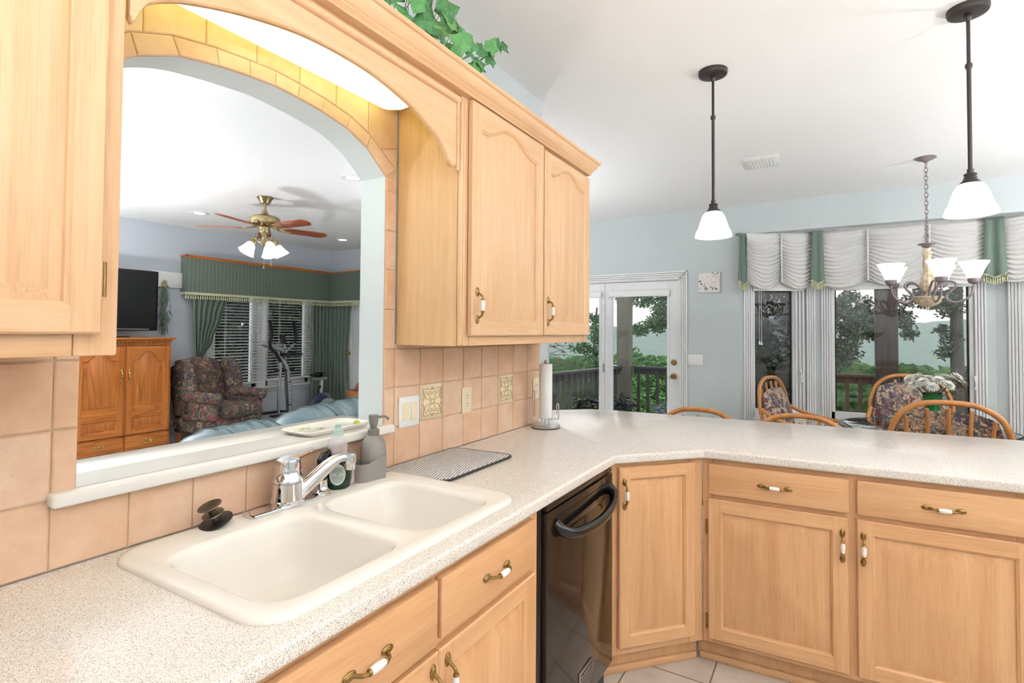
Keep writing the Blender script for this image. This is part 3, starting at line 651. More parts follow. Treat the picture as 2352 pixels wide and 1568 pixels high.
# ---------------------------------------------------------------- sink and what stands round it
def make_sink():
    bm = bmesh.new(); zt = .9435; N = 8
    def loop(x0, x1, y0, y1, r, z): return [bm.verts.new((x, y, z)) for x, y in rrect(x0, x1, y0, y1, r, N)]
    def bridge(a, b):
        n = len(a)
        for i in range(n): bm.faces.new((a[i], a[(i + 1) % n], b[(i + 1) % n], b[i]))
    X = (.088, .945, -.586, -.028); prev = None; last = None
    for d, z, r in ((0, .9312, .075), (.0, .936, .075), (.004, .941, .072), (.012, zt, .066), (.02, zt, .06)):
        L_ = loop(X[0] + d, X[1] - d, X[2] + d, X[3] - d, r, z)
        if prev: bridge(prev, L_)
        prev = L_
    edges = [bm.edges.get((prev[i], prev[(i + 1) % len(prev)])) for i in range(len(prev))]
    for x0, x1, dp in ((.128, .497, .175), (.540, .872, .16)):
        y0, y1 = -.548, -.140; first = loop(x0, x1, y0, y1, .075, zt); edges += [bm.edges.new((first[i], first[(i + 1) % len(first)])) for i in range(len(first))]; p = first
        for d, z, r in ((.004, zt - .0015, .073), (.010, zt - .007, .07), (.014, zt - .02, .068), (.022, zt - .10, .064), (.03, zt - dp + .05, .062), (.042, zt - dp + .018, .056), (.065, zt - dp + .003, .045), (.09, zt - dp, .03)):
            q = loop(x0 + d, x1 - d, y0 + d, y1 - d, r, z); bridge(p, q); p = q
        bm.faces.new(p)
    bmesh.ops.triangle_fill(bm, edges=edges, use_beauty=True, normal=(0, 0, 1)); bmesh.ops.recalc_face_normals(bm, faces=bm.faces[:])
    t = thing('kitchen_sink', 'biscuit enamel double-bowl drop-in kitchen sink in the speckled countertop', 'sink', (.5, -.3, .931)); m = MB(); m.M = tr(-.5, .3, -.931); m.bm(bm); m.build('basin', M_SINK, t, ang=60)
    for cx, dp in ((.3125, .175), (.706, .16)):
        d = MB(); d.lathe([(0, .0015), (.02, .0015), (.03, .003), (.042, .003), (.045, 0)], 28, 0, tr(cx - .5, -.344 + .3, zt - dp - .931 + .0005)); d.build('drain', M_STEEL, t)
make_sink()
ZS = .9437
# faucet
t = thing('kitchen_faucet', 'single lever chrome kitchen faucet with a long low spout on the sink ledge', 'faucet', (.556, -.085, ZS))
m = MB(); m.box(-.171, .075, -.029, .029, 0, .009, 0, .003); m.build('base_plate', M_CHROME, t)
FB = tr(-.046, .008, 0)
m = MB(); m.lathe([(.046, 0), (.046, .006), (.043, .009), (.0415, .05), (.0415, .056)], 36, 0, FB @ tr(0, 0, .009)); m.build('body', M_CHROME, t)
P = catmull([(.012, -.012, .024), (.045, -.026, .050), (.085, -.045, .086), (.11, -.057, .106), (.128, -.065, .113), (.148, -.074, .114)], 6); r_ = [.026 - .0125 * min(1, i / (len(P) * .8)) for i in range(len(P))]
m = MB(); m.M = FB; m.tube(P, r_, 18); m.lathe([(0, .009), (.0175, .009), (.0185, .005), (.0185, -.022), (.0165, -.024), (.0165, -.038), (0, -.038)], 24, 0, tr(.154, -.077, .115)); m.build('spout', M_CHROME, t)
m = MB(); m.M = FB; m.lathe([(.0415, .066), (.041, .072), (.037, .082), (.033, .088), (.032, .10), (.033, .115), (.03, .128), (.018, .135), (0, .136)], 32, 0)
P = catmull([(-.026, .002, .116), (-.006, 0, .126), (.025, -.002, .131), (.055, -.004, .137), (.075, -.005, .141)], 6); m.tube(P, [.026 - .0155 * (i / (len(P) - 1)) for i in range(len(P))], 14, 0, flat=.55)
h = m.build('lever', M_CHROME, t); M_RED, M_TEAL = plain('red_dot', S(196, 40, 52), .4), plain('teal_dot', S(40, 110, 116), .4)
m = MB(); m.M = FB
for k, a in ((0, -1), (1, 1)): m.ball((.0215 + a * .0022, -.0262 - a * -.0018, .104), .0022, .0022, .0042, k, 10)
m.build('temperature_mark', [M_RED, M_TEAL], h)
t = thing('side_sprayer', 'black handled side sprayer in a chrome socket beside the faucet', 'sprayer', (.620, -.085, ZS + .009))
m = MB(); m.lathe([(.0, 0), (.028, 0), (.028, .003), (.020, .008), (.016, .016), (.0155, .034), (.0165, .036), (.014, .038), (0, .038)], 28); m.build('base', M_CHROME, t)
m = MB(); m.lathe([(0, .036), (.0145, .038), (.0135, .06), (.013, .078), (.015, .09), (.015, .098), (.0, .1)], 24); m.tube([(0, 0, .09), (.012, .006, .104), (.034, .016, .108)], [.0135, .0135, .012], 14); m.build('spray_handle', M_BLACK, t)
# sink strainer leaning on the ledge
t = thing('sink_strainer', 'dark metal sink strainer lying tilted on the back left ledge of the sink', 'strainer', (.312, -.066, ZS + .009)); TL = rotm('Z', .5) @ rotm('X', -.2) @ rotm('Y', -.30) @ Matrix.Diagonal((1, 1, .82, 1))
m = MB(); m.M = TL; m.lathe([(0, -.002), (.036, -.003), (.0395, 0), (.0395, .004), (.036, .006), (0, .005)], 32); m.build('rubber_seal', M_BLK, t)
M_STR = metal('tarnished_steel', S(118, 108, 98), .38)
m = MB(); m.M = TL; m.lathe([(0, .005), (.007, .005), (.007, .028), (.024, .027), (.0255, .029), (.0245, .031), (.008, .034), (.009, .042), (.02, .05), (.028, .057), (.0275, .0585), (.02, .053), (0, .046)], 28); m.build('basket_knob', M_STR, t)
# dish soap
t = thing('dish_soap_bottle', 'dish soap bottle with dark green liquid, clear top and oval label behind the faucet', 'bottle', (.690, -.072, ZS), -.72)
M_GRN = plain('green_soap', S(10, 46, 32), .08); M_CLB = plain('clear_bottle', S(240, 230, 236), .06, 0, Alpha=.32); M_CAP = plain('frosted_cap', S(205, 232, 220), .4, 0, Alpha=.55); M_TIP = plain('mint_tip', S(120, 205, 175), .4)
E2 = [(0, 0), (.030, .0), (.038, .006), (.042, .03), (.043, .055), (.039, .078), (.030, .098), (.0275, .106)]
m = MB(); m.lathe(E2 + [(0, .106)], 32, 0, None, 1, .58); m.build('liquid', M_GRN, t)
m = MB(); m.lathe([(.0278, .106), (.0265, .112), (.030, .122), (.0315, .134), (.029, .147), (.020, .158), (.0145, .163), (.0145, .166)], 32, 0, None, 1, .7); m.build('clear_top', M_CLB, t)
m = MB(); m.lathe([(0, .165), (.0175, .165), (.0175, .169), (.0165, .170), (.017, .174), (.016, .176), (.0165, .180), (.012, .187), (.009, .188), (.009, .197), (.006, .199), (0, .199)], 24); m.build('cap', M_CAP, t)
m = MB(); m.lathe([(0, .188), (.0065, .188), (.0055, .196), (0, .197)], 16); m.build('tip', M_TIP, t)
M_LBL = plain('paper_label', S(214, 220, 210), .5); M_INK = plain('label_ink', S(96, 100, 96), .6)
m = MB(); 
def lab(u, v): x, z = (u - .5) * .048, .016 + v * .064; r = .0435 if z < .055 else .0435 - (z - .055) * .13; k = max(0, 1 - (x / r) ** 2) ** .5; return (x, -(r * .58 * k) - .0012, z)
pts = [(.5 + .5 * math.cos(a), .5 + .5 * math.sin(a)) for a in [2 * PI * k / 28 for k in range(28)]]; m.add([lab(.5, .5)] + [lab(*p) for p in pts], [(0, i + 1, (i + 1) % 28 + 1) for i in range(28)])
m.build('label', M_LBL, t, recalc=False)
m = MB(); random.seed(3)
for k in range(13):
    v_ = .14 + k * .056; hw = .46 * math.sqrt(max(.01, 1 - (2 * v_ - 1) ** 2)) * random.uniform(.72, .95)
    if 6 <= k <= 7: continue
    a, b = .5 - hw, .5 + hw; q = [(a + (b - a) * i / 8, v_) for i in range(9)]; P = [lab(*p) for p in q] + [lab(p[0], p[1] + .016) for p in q]; P = [(x, y - .0006, z) for x, y, z in P]; m.add(P, [(i, i + 1, 9 + i + 1, 9 + i) for i in range(8)])
m.tube([tuple(Vector(lab(.5 + .07 * math.cos(a), .52 + .052 * math.sin(a))) + Vector((0, -.0008, 0))) for a in [2 * PI * k / 3 + .52 for k in range(4)]], .0007, 6)
m.build('label_print', M_INK, t, ang=0, recalc=False)
# small glass jar
t = thing('glass_jar', 'small clear glass jar of wooden picks between soap bottle and grey caddy', 'jar', (.742, -.066, ZS))
m = MB(); m.lathe([(.0, .0), (.021, 0), (.022, .004), (.0185, .007), (.018, .056), (.0165, .06), (.0, .061)], 24); m.build('glass', M_CLB, t)
m = MB(); m.lathe([(0, .006), (.0155, .006), (.0155, .052), (0, .053)], 20); m.build('picks', plain('pale_wood', S(206, 176, 140), .7), t)
# grey soap dispenser with caddy
M_GREY = plain('warm_grey_plastic', S(140, 133, 128), .42); M_GREY2 = plain('grey_pump', S(122, 115, 108), .42)
t = thing('soap_dispenser', 'matte grey soap dispenser bottle with pump and attached sponge caddy', 'dispenser', (.847, -.066, ZS), -.12)
m = MB(); m.lathe([(0, 0), (.043, 0), (.0435, .004), (.043, .07), (.042, .095), (.037, .118), (.027, .132), (.0205, .138), (0, .138)], 36); m.build('bottle', M_GREY, t)
m = MB(); m.lathe([(0, .134), (.0195, .136), (.0195, .157), (.018, .159), (.011, .159), (.011, .174), (0, .174)], 28); m.build('collar', M_GREY2, t)
m = MB(); m.lathe([(0, .172), (.013, .172), (.014, .176), (.0165, .202), (.0155, .206), (0, .207)], 28); m.tube(catmull([(.008, -.004, .197), (.028, -.012, .199), (.040, -.018, .196), (.046, -.021, .188)], 5), .0042, 10); m.build('pump_head', M_GREY2, t)
m = MB(); O_ = [(.018, -.0445), (-.055, -.0445)] + [(-.055 - .034 * math.sin(a), -.0105 - .034 * math.cos(a)) for a in [PI * k / 14 for k in range(1, 14)]] + [(-.055, .0235), (-.03, .0235), (-.03, .02)]; I_ = [(x * .97 + (.0008 if x < -.05 else 0), y * .94) for x, y in O_]
n = len(O_); hz = lambda x: .058 + .022 * max(0, min(1, (x + .04) / .06)) ** 1.5
v = [(x, y, 0) for x, y in O_] + [(x, y, hz(x)) for x, y in O_] + [(x, y, hz(x)) for x, y in I_] + [(x, y, .004) for x, y in I_]
f = [(k * n + i, k * n + i + 1, (k + 1) * n + i + 1, (k + 1) * n + i) for k in range(3) for i in range(n - 1)] + [tuple(3 * n + i for i in range(n)), tuple(range(n))[::-1]]
m.add(v, f); m.build('sponge_caddy', M_GREY, t)
# drying mat
def matm():
    m = NT('patterned_microfibre'); tc = m.n('TexCoord'); sp = m.n('SeparateXYZ'); mp = m.n('Mapping'); mp.inputs['Rotation'].default_value = (0, 0, .62); m.l(tc.outputs['Object'], mp.inputs[0]); m.l(mp.outputs[0], sp.inputs[0])
    r = m.math('MULTIPLY', sp.outputs[1], 105.0); row = m.math('FLOOR', r); cx = m.math('ADD', m.math('MULTIPLY', sp.outputs[0], 78.0), m.math('MULTIPLY', row, .5))
    fx_ = m.math('FRACT', m.math('ADD', cx, 100.0)); fy = m.math('FRACT', m.math('ADD', r, 100.0)); wn_ = m.n('TexWhiteNoise', noise_dimensions='2D'); cb = m.n('CombineXYZ'); m.l(m.math('FLOOR', cx), cb.inputs[0]); m.l(row, cb.inputs[1]); m.l(cb.outputs[0], wn_.inputs['Vector'])
    a = m.math('MULTIPLY', m.math('LESS_THAN', m.math('ABSOLUTE', m.math('SUBTRACT', fx_, .5)), .27), m.math('LESS_THAN', m.math('ABSOLUTE', m.math('SUBTRACT', fy, .5)), .36))
    dk = m.ramp(wn_.outputs['Value'], [(0, S(40, 37, 34)), (.6, S(70, 64, 58)), (.85, S(150, 142, 132)), (1, S(120, 112, 100))]); m.base(m.mix(a, S(240, 236, 232), dk)); m.set(Roughness=.9); return m.mat
t = thing('drying_mat', 'black and white dashed-pattern dish drying mat lying right of the sink', 'mat', (1.165, -.155, .9335), 0)
def mat_loops(d, z):
    out = []
    for x, y in rrect(-.222 + d, .222 - d, -.142 + d, .142 - d, .035, 6): out.append((x + (y + .142) * -.06, y, z))
    return out
m = MB(); A_, B_ = mat_loops(0, 0), mat_loops(0, .006); C_ = mat_loops(.007, .0075); n = len(A_); m.add(B_ + C_, [(i, (i + 1) % n, n + (i + 1) % n, n + i) for i in range(n)] + [tuple(n + i for i in range(n))]); m.build('pad', matm(), t)
m = MB(); P = [Vector(p) for p in mat_loops(-.001, .0035)]; m.tube(P, .0042, 8, closed=True); m.build('binding', plain('charcoal_binding', S(58, 52, 52), .8), t)
# paper towel holder and roll
PX, PY = 2.042, -.106
t = thing('paper_towel_holder', 'brushed steel wire paper towel holder at the end of the tiled wall', 'holder', (PX, PY, .9315), 0)
m = MB(); m.lathe([(0, .002), (.074, .002), (.0755, .006), (.0755, .016), (.073, .019), (0, .020)], 44); m.build('base', M_STEEL, t)
m = MB(); m.lathe([(0, 0), (.075, 0), (.0765, .002), (.076, .0045), (0, .0045)], 44); m.build('rubber_ring', M_BLK, t)
m = MB(); D_ = Vector((.484, -.875, 0))
def wire(P): m.tube(catmull(P, 5), .0027, 8)
wire([tuple(D_ * -.018) [:2] + (.018,), tuple(D_ * -.018)[:2] + (.043,), tuple(D_ * -.02)[:2] + (.048,), tuple(D_ * -.06)[:2] + (.049,), tuple(D_ * -.066)[:2] + (.056,), tuple(D_ * -.067)[:2] + (.12,), tuple(D_ * -.066)[:2] + (.185,), tuple(D_ * -.062)[:2] + (.192,), tuple(D_ * -.057)[:2] + (.185,), tuple(D_ * -.057)[:2] + (.12,), tuple(D_ * -.056)[:2] + (.06,)])
wire([tuple(D_ * .018)[:2] + (.018,), tuple(D_ * .018)[:2] + (.043,), tuple(D_ * .02)[:2] + (.046,), tuple(D_ * .06)[:2] + (.045,), tuple(D_ * .068)[:2] + (.052,), tuple(D_ * .069)[:2] + (.09,), tuple(D_ * .068)[:2] + (.118,), tuple(D_ * .064)[:2] + (.124,), tuple(D_ * .059)[:2] + (.118,), tuple(D_ * .058)[:2] + (.07,)])
m.tube([(0, 0, .02), (0, 0, .345)], .005, 8); m.ball((0, 0, .345), .009, n=12); m.build('wire_arms', M_STEEL, t)
M_PAP = NT('paper_towel'); M_PAP.base(S(252, 250, 248)); M_PAP.set(Roughness=.95); M_PAP.bump(M_PAP.noise(M_PAP.obj(), 180, 2), .25, .002)
t = thing('paper_towel_roll', 'slim roll of white paper towels standing upright on the steel holder', 'paper towel', (PX, PY, .9315 + .052))
m = MB(); m.lathe([(.0185, 0), (.0335, 0), (.0345, .002), (.0345, .28), (.0335, .282), (.0185, .282)], 36); m.build('sheets', M_PAP.mat, t)
m = MB(); m.lathe([(.0165, -.0), (.0185, -.0), (.0185, .283), (.0165, .283), (.0165, 0)], 28); m.build('core', plain('cardboard', S(150, 128, 110), .9), t)
# switches and outlets on the tiles
def plate(w, h, mat, name, label, cat, loc, gangs, kind, rot=0, group=None):
    t = thing(name, label, cat, loc, rot, group); m = MB(); m.box(-w / 2, w / 2, -.006, 0, -h / 2, h / 2, 0, .003); m.build('cover_plate', mat, t); return t
t = plate(.115, .115, M_WPLAS, 'light_switch', 'white double switch plate with almond rockers beside the arched opening', 'switch', (1.095, 0, 1.126), 2, 0)
for x in (-.023, .023):
    m = MB(); m.box(x - .0175, x + .0175, -.0075, -.004, -.034, .034, 0, .002); m.prism([(-.0105, -.032), (-.0075, .032), (-.006, .032), (-.006, -.032)], 'x', x - .0155, x + .0155); m.build('rocker', M_ALM, t)
    for z in (-.048, .048): MB().lathe([(0, 0), (.003, 0), (.003, .0012), (0, .0016)], 12, 0, tr(x, -.006, z) @ rotm('X', PI / 2)).build('screw', M_WPLAS, t)
M_SLOT = plain('dark_slot', S(60, 50, 40), .6)
for loc, lab_ in (((1.473, 0, 1.129), 'almond duplex outlet on the tiles between the two relief tiles'), ((2.127, 0, 1.124), 'almond outlet at the tile edge behind the paper towel holder')):
    t = plate(.072, .115, M_ALM, 'wall_outlet', lab_, 'outlet', loc, 1, 0)
    m = MB(); m.box(-.0175, .0175, -.0075, -.004, -.034, .034, 0, .002)
    for z in (-.018, .018):
        for x, hh in ((-.0065, .0045), (.0065, .0035)): m.box(x - .0011, x + .0011, -.0079, -.0074, z + .003 - hh, z + .003 + hh, 1)
        m.lathe([(0, 0), (.0026, 0), (0, .0005)], 10, 1, tr(0, -.0075, z - .0085) @ rotm('X', PI / 2))
    m.build('receptacle', [M_ALM, M_SLOT], t)
# tray on the sill
t = thing('serving_tray', 'shallow white ceramic tray with green leaf pattern on the ivory sill', 'tray', (.795, .09, 1.0945), .02)
def traym():
    m = NT('leaf_printed_ceramic'); v = m.obj(); n = m.noise(v, 70, 4, .6); vo = m.n('TexVoronoi'); vo.inputs['Scale'].default_value = 9; m.l(v, vo.inputs['Vector']); f = m.ramp(vo.outputs['Distance'], [(.42, (1, 1, 1)), (.5, (0, 0, 0))])
    m.base(m.mix(m.math('MULTIPLY', f, m.math('GREATER_THAN', n, .46)), S(246, 240, 228), m.ramp(n, [(.45, S(190, 204, 120)), (.6, S(136, 164, 74))]))); m.set(Roughness=.15); return m.mat
M_CRM = plain('cream_glaze', S(250, 244, 232), .15)
O_ = rrect(-.15, .13, -.075, .075, .028, 4); lv = [(.86, .0), (.9, .002), (1.0, .014), (.985, .017), (.9, .009), (.82, .007)]; n = len(O_)
m = MB(); m.add([(x * k, y * k, z) for k, z in lv for x, y in O_], [(k * n + i, k * n + (i + 1) % n, (k + 1) * n + (i + 1) % n, (k + 1) * n + i) for k in range(5) for i in range(n)] + [tuple(range(n))[::-1]]); m.build('rim', M_CRM, t)
m = MB(); m.add([(x * .82, y * .82, .007) for x, y in O_], [tuple(range(n))]); m.build('well', traym(), t)
t = tag(MB().lathe([(0, 0), (.009, .001), (.012, .008), (.009, .014), (.004, .02), (0, .021)], 16, 0, rotm('Y', 1.35)).build('green_pear', plain('lime_green_glaze', S(176, 186, 62), .3), loc=(.868, .045, 1.106)), 'tiny lime green ornament on the sill behind the grey soap dispenser', 'ornament')
# ivy on top of the wall cabinets
M_IVY = NT('ivy_leaf'); v = M_IVY.obj(); g_ = M_IVY.n('NewGeometry'); c_ = M_IVY.ramp(g_.outputs['Random Per Island'], [(0, S(38, 92, 48)), (.45, S(72, 142, 74)), (.75, S(96, 160, 88)), (1, S(132, 168, 84))]); M_IVY.base(M_IVY.mix(.35, c_, M_IVY.ramp(M_IVY.noise(v, 60, 3), [(.3, S(40, 90, 50)), (.7, S(120, 176, 110))]))); M_IVY.set(Roughness=.45)
M_STEM = plain('ivy_stem', S(120, 140, 60), .6)
t = thing('ivy_plant', 'trailing green ivy plant lying on top of the oak wall cabinets', 'plant', (.85, -.25, 2.331)); m = MB(); st = MB(); random.seed(21)
LEAF = [(0, 0), (.2, -.17), (.5, -.16), (.52, .12), (.68, .40), (.40, .56), (.0, 1.0), (-.40, .56), (-.68, .40), (-.52, .12), (-.5, -.16), (-.2, -.17)]
def leaf_at(p, nrm, upv, s):
    z = Vector(nrm).normalized(); y = Vector(upv); y = (y - z * y.dot(z)).normalized(); x = y.cross(z); v = [p + (x * a * .8 + y * b + z * (-.16 * abs(a) + .07 * math.sin(9 * a + 5 * b))) * s for a, b in LEAF]
    c = p + y * .3 * s + z * .05 * s; m.add([tuple(c)] + [tuple(q) for q in v], [(0, i + 1, (i + 1) % 12 + 1) for i in range(12)])
for (x, y, z, s) in [(.70, -.34, 2.40, .075), (.735, -.30, 2.455, .06), (.66, -.29, 2.42, .07), (.80, -.30, 2.47, .07), (.86, -.33, 2.455, .075), (.93, -.33, 2.46, .075), (.905, -.28, 2.52, .06), (.98, -.30, 2.45, .06), (.86, -.30, 2.385, .07), (.905, -.345, 2.37, .07), (.96, -.345, 2.40, .07), (1.01, -.335, 2.38, .065), (1.03, -.33, 2.345, .055), (1.08, -.345, 2.36, .05), (1.06, -.335, 2.43, .05), (1.11, -.35, 2.44, .055), (1.16, -.355, 2.47, .05), (1.12, -.345, 2.40, .05), (.78, -.33, 2.36, .07), (.82, -.25, 2.42, .07), (.74, -.24, 2.38, .07), (.60, -.27, 2.40, .08), (.56, -.3, 2.37, .07), (.63, -.33, 2.36, .06), (1.0, -.25, 2.37, .06), (.95, -.24, 2.40, .06), (.68, -.31, 2.45, .07), (.77, -.27, 2.50, .06), (.84, -.29, 2.43, .075), (.90, -.31, 2.43, .07), (.97, -.31, 2.47, .06), (1.0, -.33, 2.43, .06), (.93, -.3, 2.37, .07), (.72, -.33, 2.36, .07), (.83, -.34, 2.36, .065), (1.06, -.33, 2.385, .05), (1.14, -.35, 2.45, .045), (1.18, -.355, 2.50, .045), (.64, -.28, 2.47, .07)]:
    p = Vector((x - .85, y + .25, z - 2.331)); leaf_at(p, (random.uniform(-.6, .2), -1, random.uniform(-.3, .5)), (random.uniform(-.9, .9), 0, random.uniform(-.05, 1) if z < 2.40 else random.uniform(-.6, 1)), s * 1.02)
    st.tube(catmull([(max(-.4, min(.2, p.x * .7)), .0, .008), (p.x * .9, p.y * .5, p.z * .7), tuple(p)], 4), .0013, 5)
st.tube(catmull([(-.5, -.06, .012), (-.2, -.07, .02), (.05, -.05, .01), (.2, -.06, .015)], 6), .005, 6)
m.build('leaves', M_IVY.mat, t, ang=0, recalc=False); st.build('stems', M_STEM, t)
# ceiling vent, pendants
t = thing('ceiling_vent', 'white square ceiling vent over the dining area', 'vent', (3.985, -.957, ZC))
m = MB(); 
for k, (a, b) in enumerate(((.155, .10), (.125, .08))): m.box(-a, a, -b - .03, b + .03, -.006 - k * .004, 0, 0, .003)
m.build('frame', M_WPLAS, t)
m = MB()
for k in range(9): m.box(-.115, .115, -.09 + k * .0225, -.082 + k * .0225, -.0125, -.009)
m.build('louvre', M_WPLAS, t, ang=0)
M_SHADE = emis('lit_alabaster_glass', (1.0, .985, .95, 1), 3.0, (.97, .96, .93, 1))
def make_pendant(loc, label):
    t = thing('pendant_light', label, 'light', loc, 0, 'pendant lights over the peninsula')
    m = MB(); m.lathe([(0, 0), (.069, 0), (.0695, -.012), (.066, -.022), (.058, -.026), (0, -.026)], 40); m.build('canopy', M_DARK, t)
    m = MB(); m.lathe([(0, -.024), (.011, -.024), (.013, -.03), (.013, -.04), (.008, -.05), (.0065, -.052), (.0065, -.222), (.0105, -.226), (.0125, -.232), (.0125, -.238), (.0095, -.246), (.0075, -.248), (.0075, -.655), (0, -.655)], 20); m.build('rod', M_DARK, t)
    m = MB(); m.lathe([(0, -.65), (.011, -.652), (.011, -.668), (.020, -.67), (.022, -.674), (.019, -.678), (.024, -.694), (.036, -.708), (.037, -.711), (0, -.711)], 28); m.build('socket_cap', M_DARK, t)
    m = MB(); m.lathe([(.030, -.708), (.042, -.715), (.054, -.735), (.064, -.765), (.072, -.792), (.075, -.799), (.080, -.804), (.083, -.815), (.088, -.832), (.086, -.834), (.080, -.818), (.070, -.796), (.060, -.763), (.05, -.735), (.03, -.715)], 44); m.build('glass_shade', M_SHADE, t)
    return t
make_pendant((2.31, -.90, ZC), 'bronze pendant light with white glass shade nearer the oak wall cabinet')
make_pendant((2.275, -1.88, ZC), 'bronze pendant light with white glass shade at the upper right, nearest the camera')

# ---------------------------------------------------------------- dining area
# chandelier
CHX, CHY = 4.468, -2.02
M_VER = plain('weathered_pewter', S(142, 130, 134), .45, .35); M_CARV = NT('carved_cream'); _v = M_CARV.obj(); M_CARV.base(M_CARV.ramp(M_CARV.noise(_v, 40, 4), [(.35, S(190, 166, 128)), (.55, S(232, 216, 190))])); M_CARV.set(Roughness=.55)
M_FROST = emis('lit_frosted_bowl', (1.0, 1.0, 1.0, 1), .55, (.96, .96, .97, 1))
t = thing('chandelier', 'five-arm chandelier with upturned frosted bowls and a carved cream stem hanging by a chain', 'chandelier', (CHX, CHY, ZC))
m = MB(); m.lathe([(0, 0), (.062, 0), (.066, -.006), (.05, -.016), (.02, -.028), (.009, -.04), (0, -.042)], 32); m.build('canopy', M_VER, t)
m = MB(); z = -.05; k = 0
while z > -.60:
    R_ = rotm('Z', PI / 2 * (k % 2) + .3); P = [R_ @ Vector((.011 * math.cos(a), 0, z - .012 + .020 * math.sin(a))) for a in [2 * PI * i / 14 for i in range(14)]]; m.tube(P, .0028, 6, closed=True); z -= .031; k += 1
m.tube([Vector((.022 * math.cos(a), 0, -.62 + .022 * math.sin(a))) for a in [2 * PI * i / 16 for i in range(16)]], .003, 6, closed=True); m.build('chain', M_VER, t)
m = MB(); m.lathe([(0, -.635), (.012, -.636), (.055, -.64), (.058, -.646), (.04, -.652), (.024, -.668), (0, -.676)], 28); m.build('top_cup', M_VER, t)
fl = lambda k, a: .05 * math.cos(10 * a)
m = MB(); m.lathe([(0, -.676), (.027, -.678), (.022, -.69), (.022, -.70), (.034, -.708), (.034, -.716), (.024, -.722), (.028, -.78), (.030, -.80), (.024, -.81), (.026, -.83), (.034, -.87), (.046, -.93), (.05, -.96), (.044, -.985), (.025, -1.0), (0, -1.0)], 40, ruffle=fl); m.build('stem', M_CARV.mat, t)
m = MB(); m.lathe([(0, -.995), (.018, -1.0), (.018, -1.03), (.09, -1.032), (.098, -1.037), (.096, -1.043), (.085, -1.052), (.078, -1.066), (.08, -1.07), (.066, -1.086), (.04, -1.102), (.02, -1.108), (0, -1.108)], 40, ruffle=lambda k, a: .02 * math.cos(24 * a)); m.lathe([(0, -1.106), (.013, -1.108), (.014, -1.116), (.006, -1.124), (.009, -1.13), (0, -1.136)], 16); m.build('bowl_finial', M_CARV.mat, t)
for k in range(5):
    a = math.radians(189.7 + 72 * k); R_ = rotm('Z', a)
    P = [(.03, -1.03), (.045, -.985), (.075, -.945), (.115, -.925), (.152, -.935), (.160, -.965), (.135, -.995), (.11, -1.022), (.112, -1.055), (.15, -1.078), (.205, -1.065), (.245, -1.025), (.258, -.97), (.26, -.945)]
    m = MB(); m.M = R_; m.tube(catmull([(x, 0, z) for x, z in P], 5), .0075, 10); m.ball((.13, 0, -1.0), .011, .011, .011, 0, 12); ar = m.build('arm', M_VER, t)
    m = MB(); m.M = R_ @ tr(.26, 0, 0); m.lathe([(0, -.955), (.014, -.953), (.03, -.944), (.036, -.93), (.037, -.914), (.034, -.912), (0, -.912)], 28); m.build('socket_cup', M_VER, ar)
    m = MB(); m.M = R_ @ tr(.26, 0, 0); m.lathe([(.030, -.912), (.04, -.90), (.052, -.87), (.068, -.832), (.078, -.812), (.084, -.806), (.088, -.794), (.086, -.792), (.078, -.806), (.066, -.832), (.048, -.872), (.03, -.905)], 36); m.build('glass_bowl', M_FROST, ar)

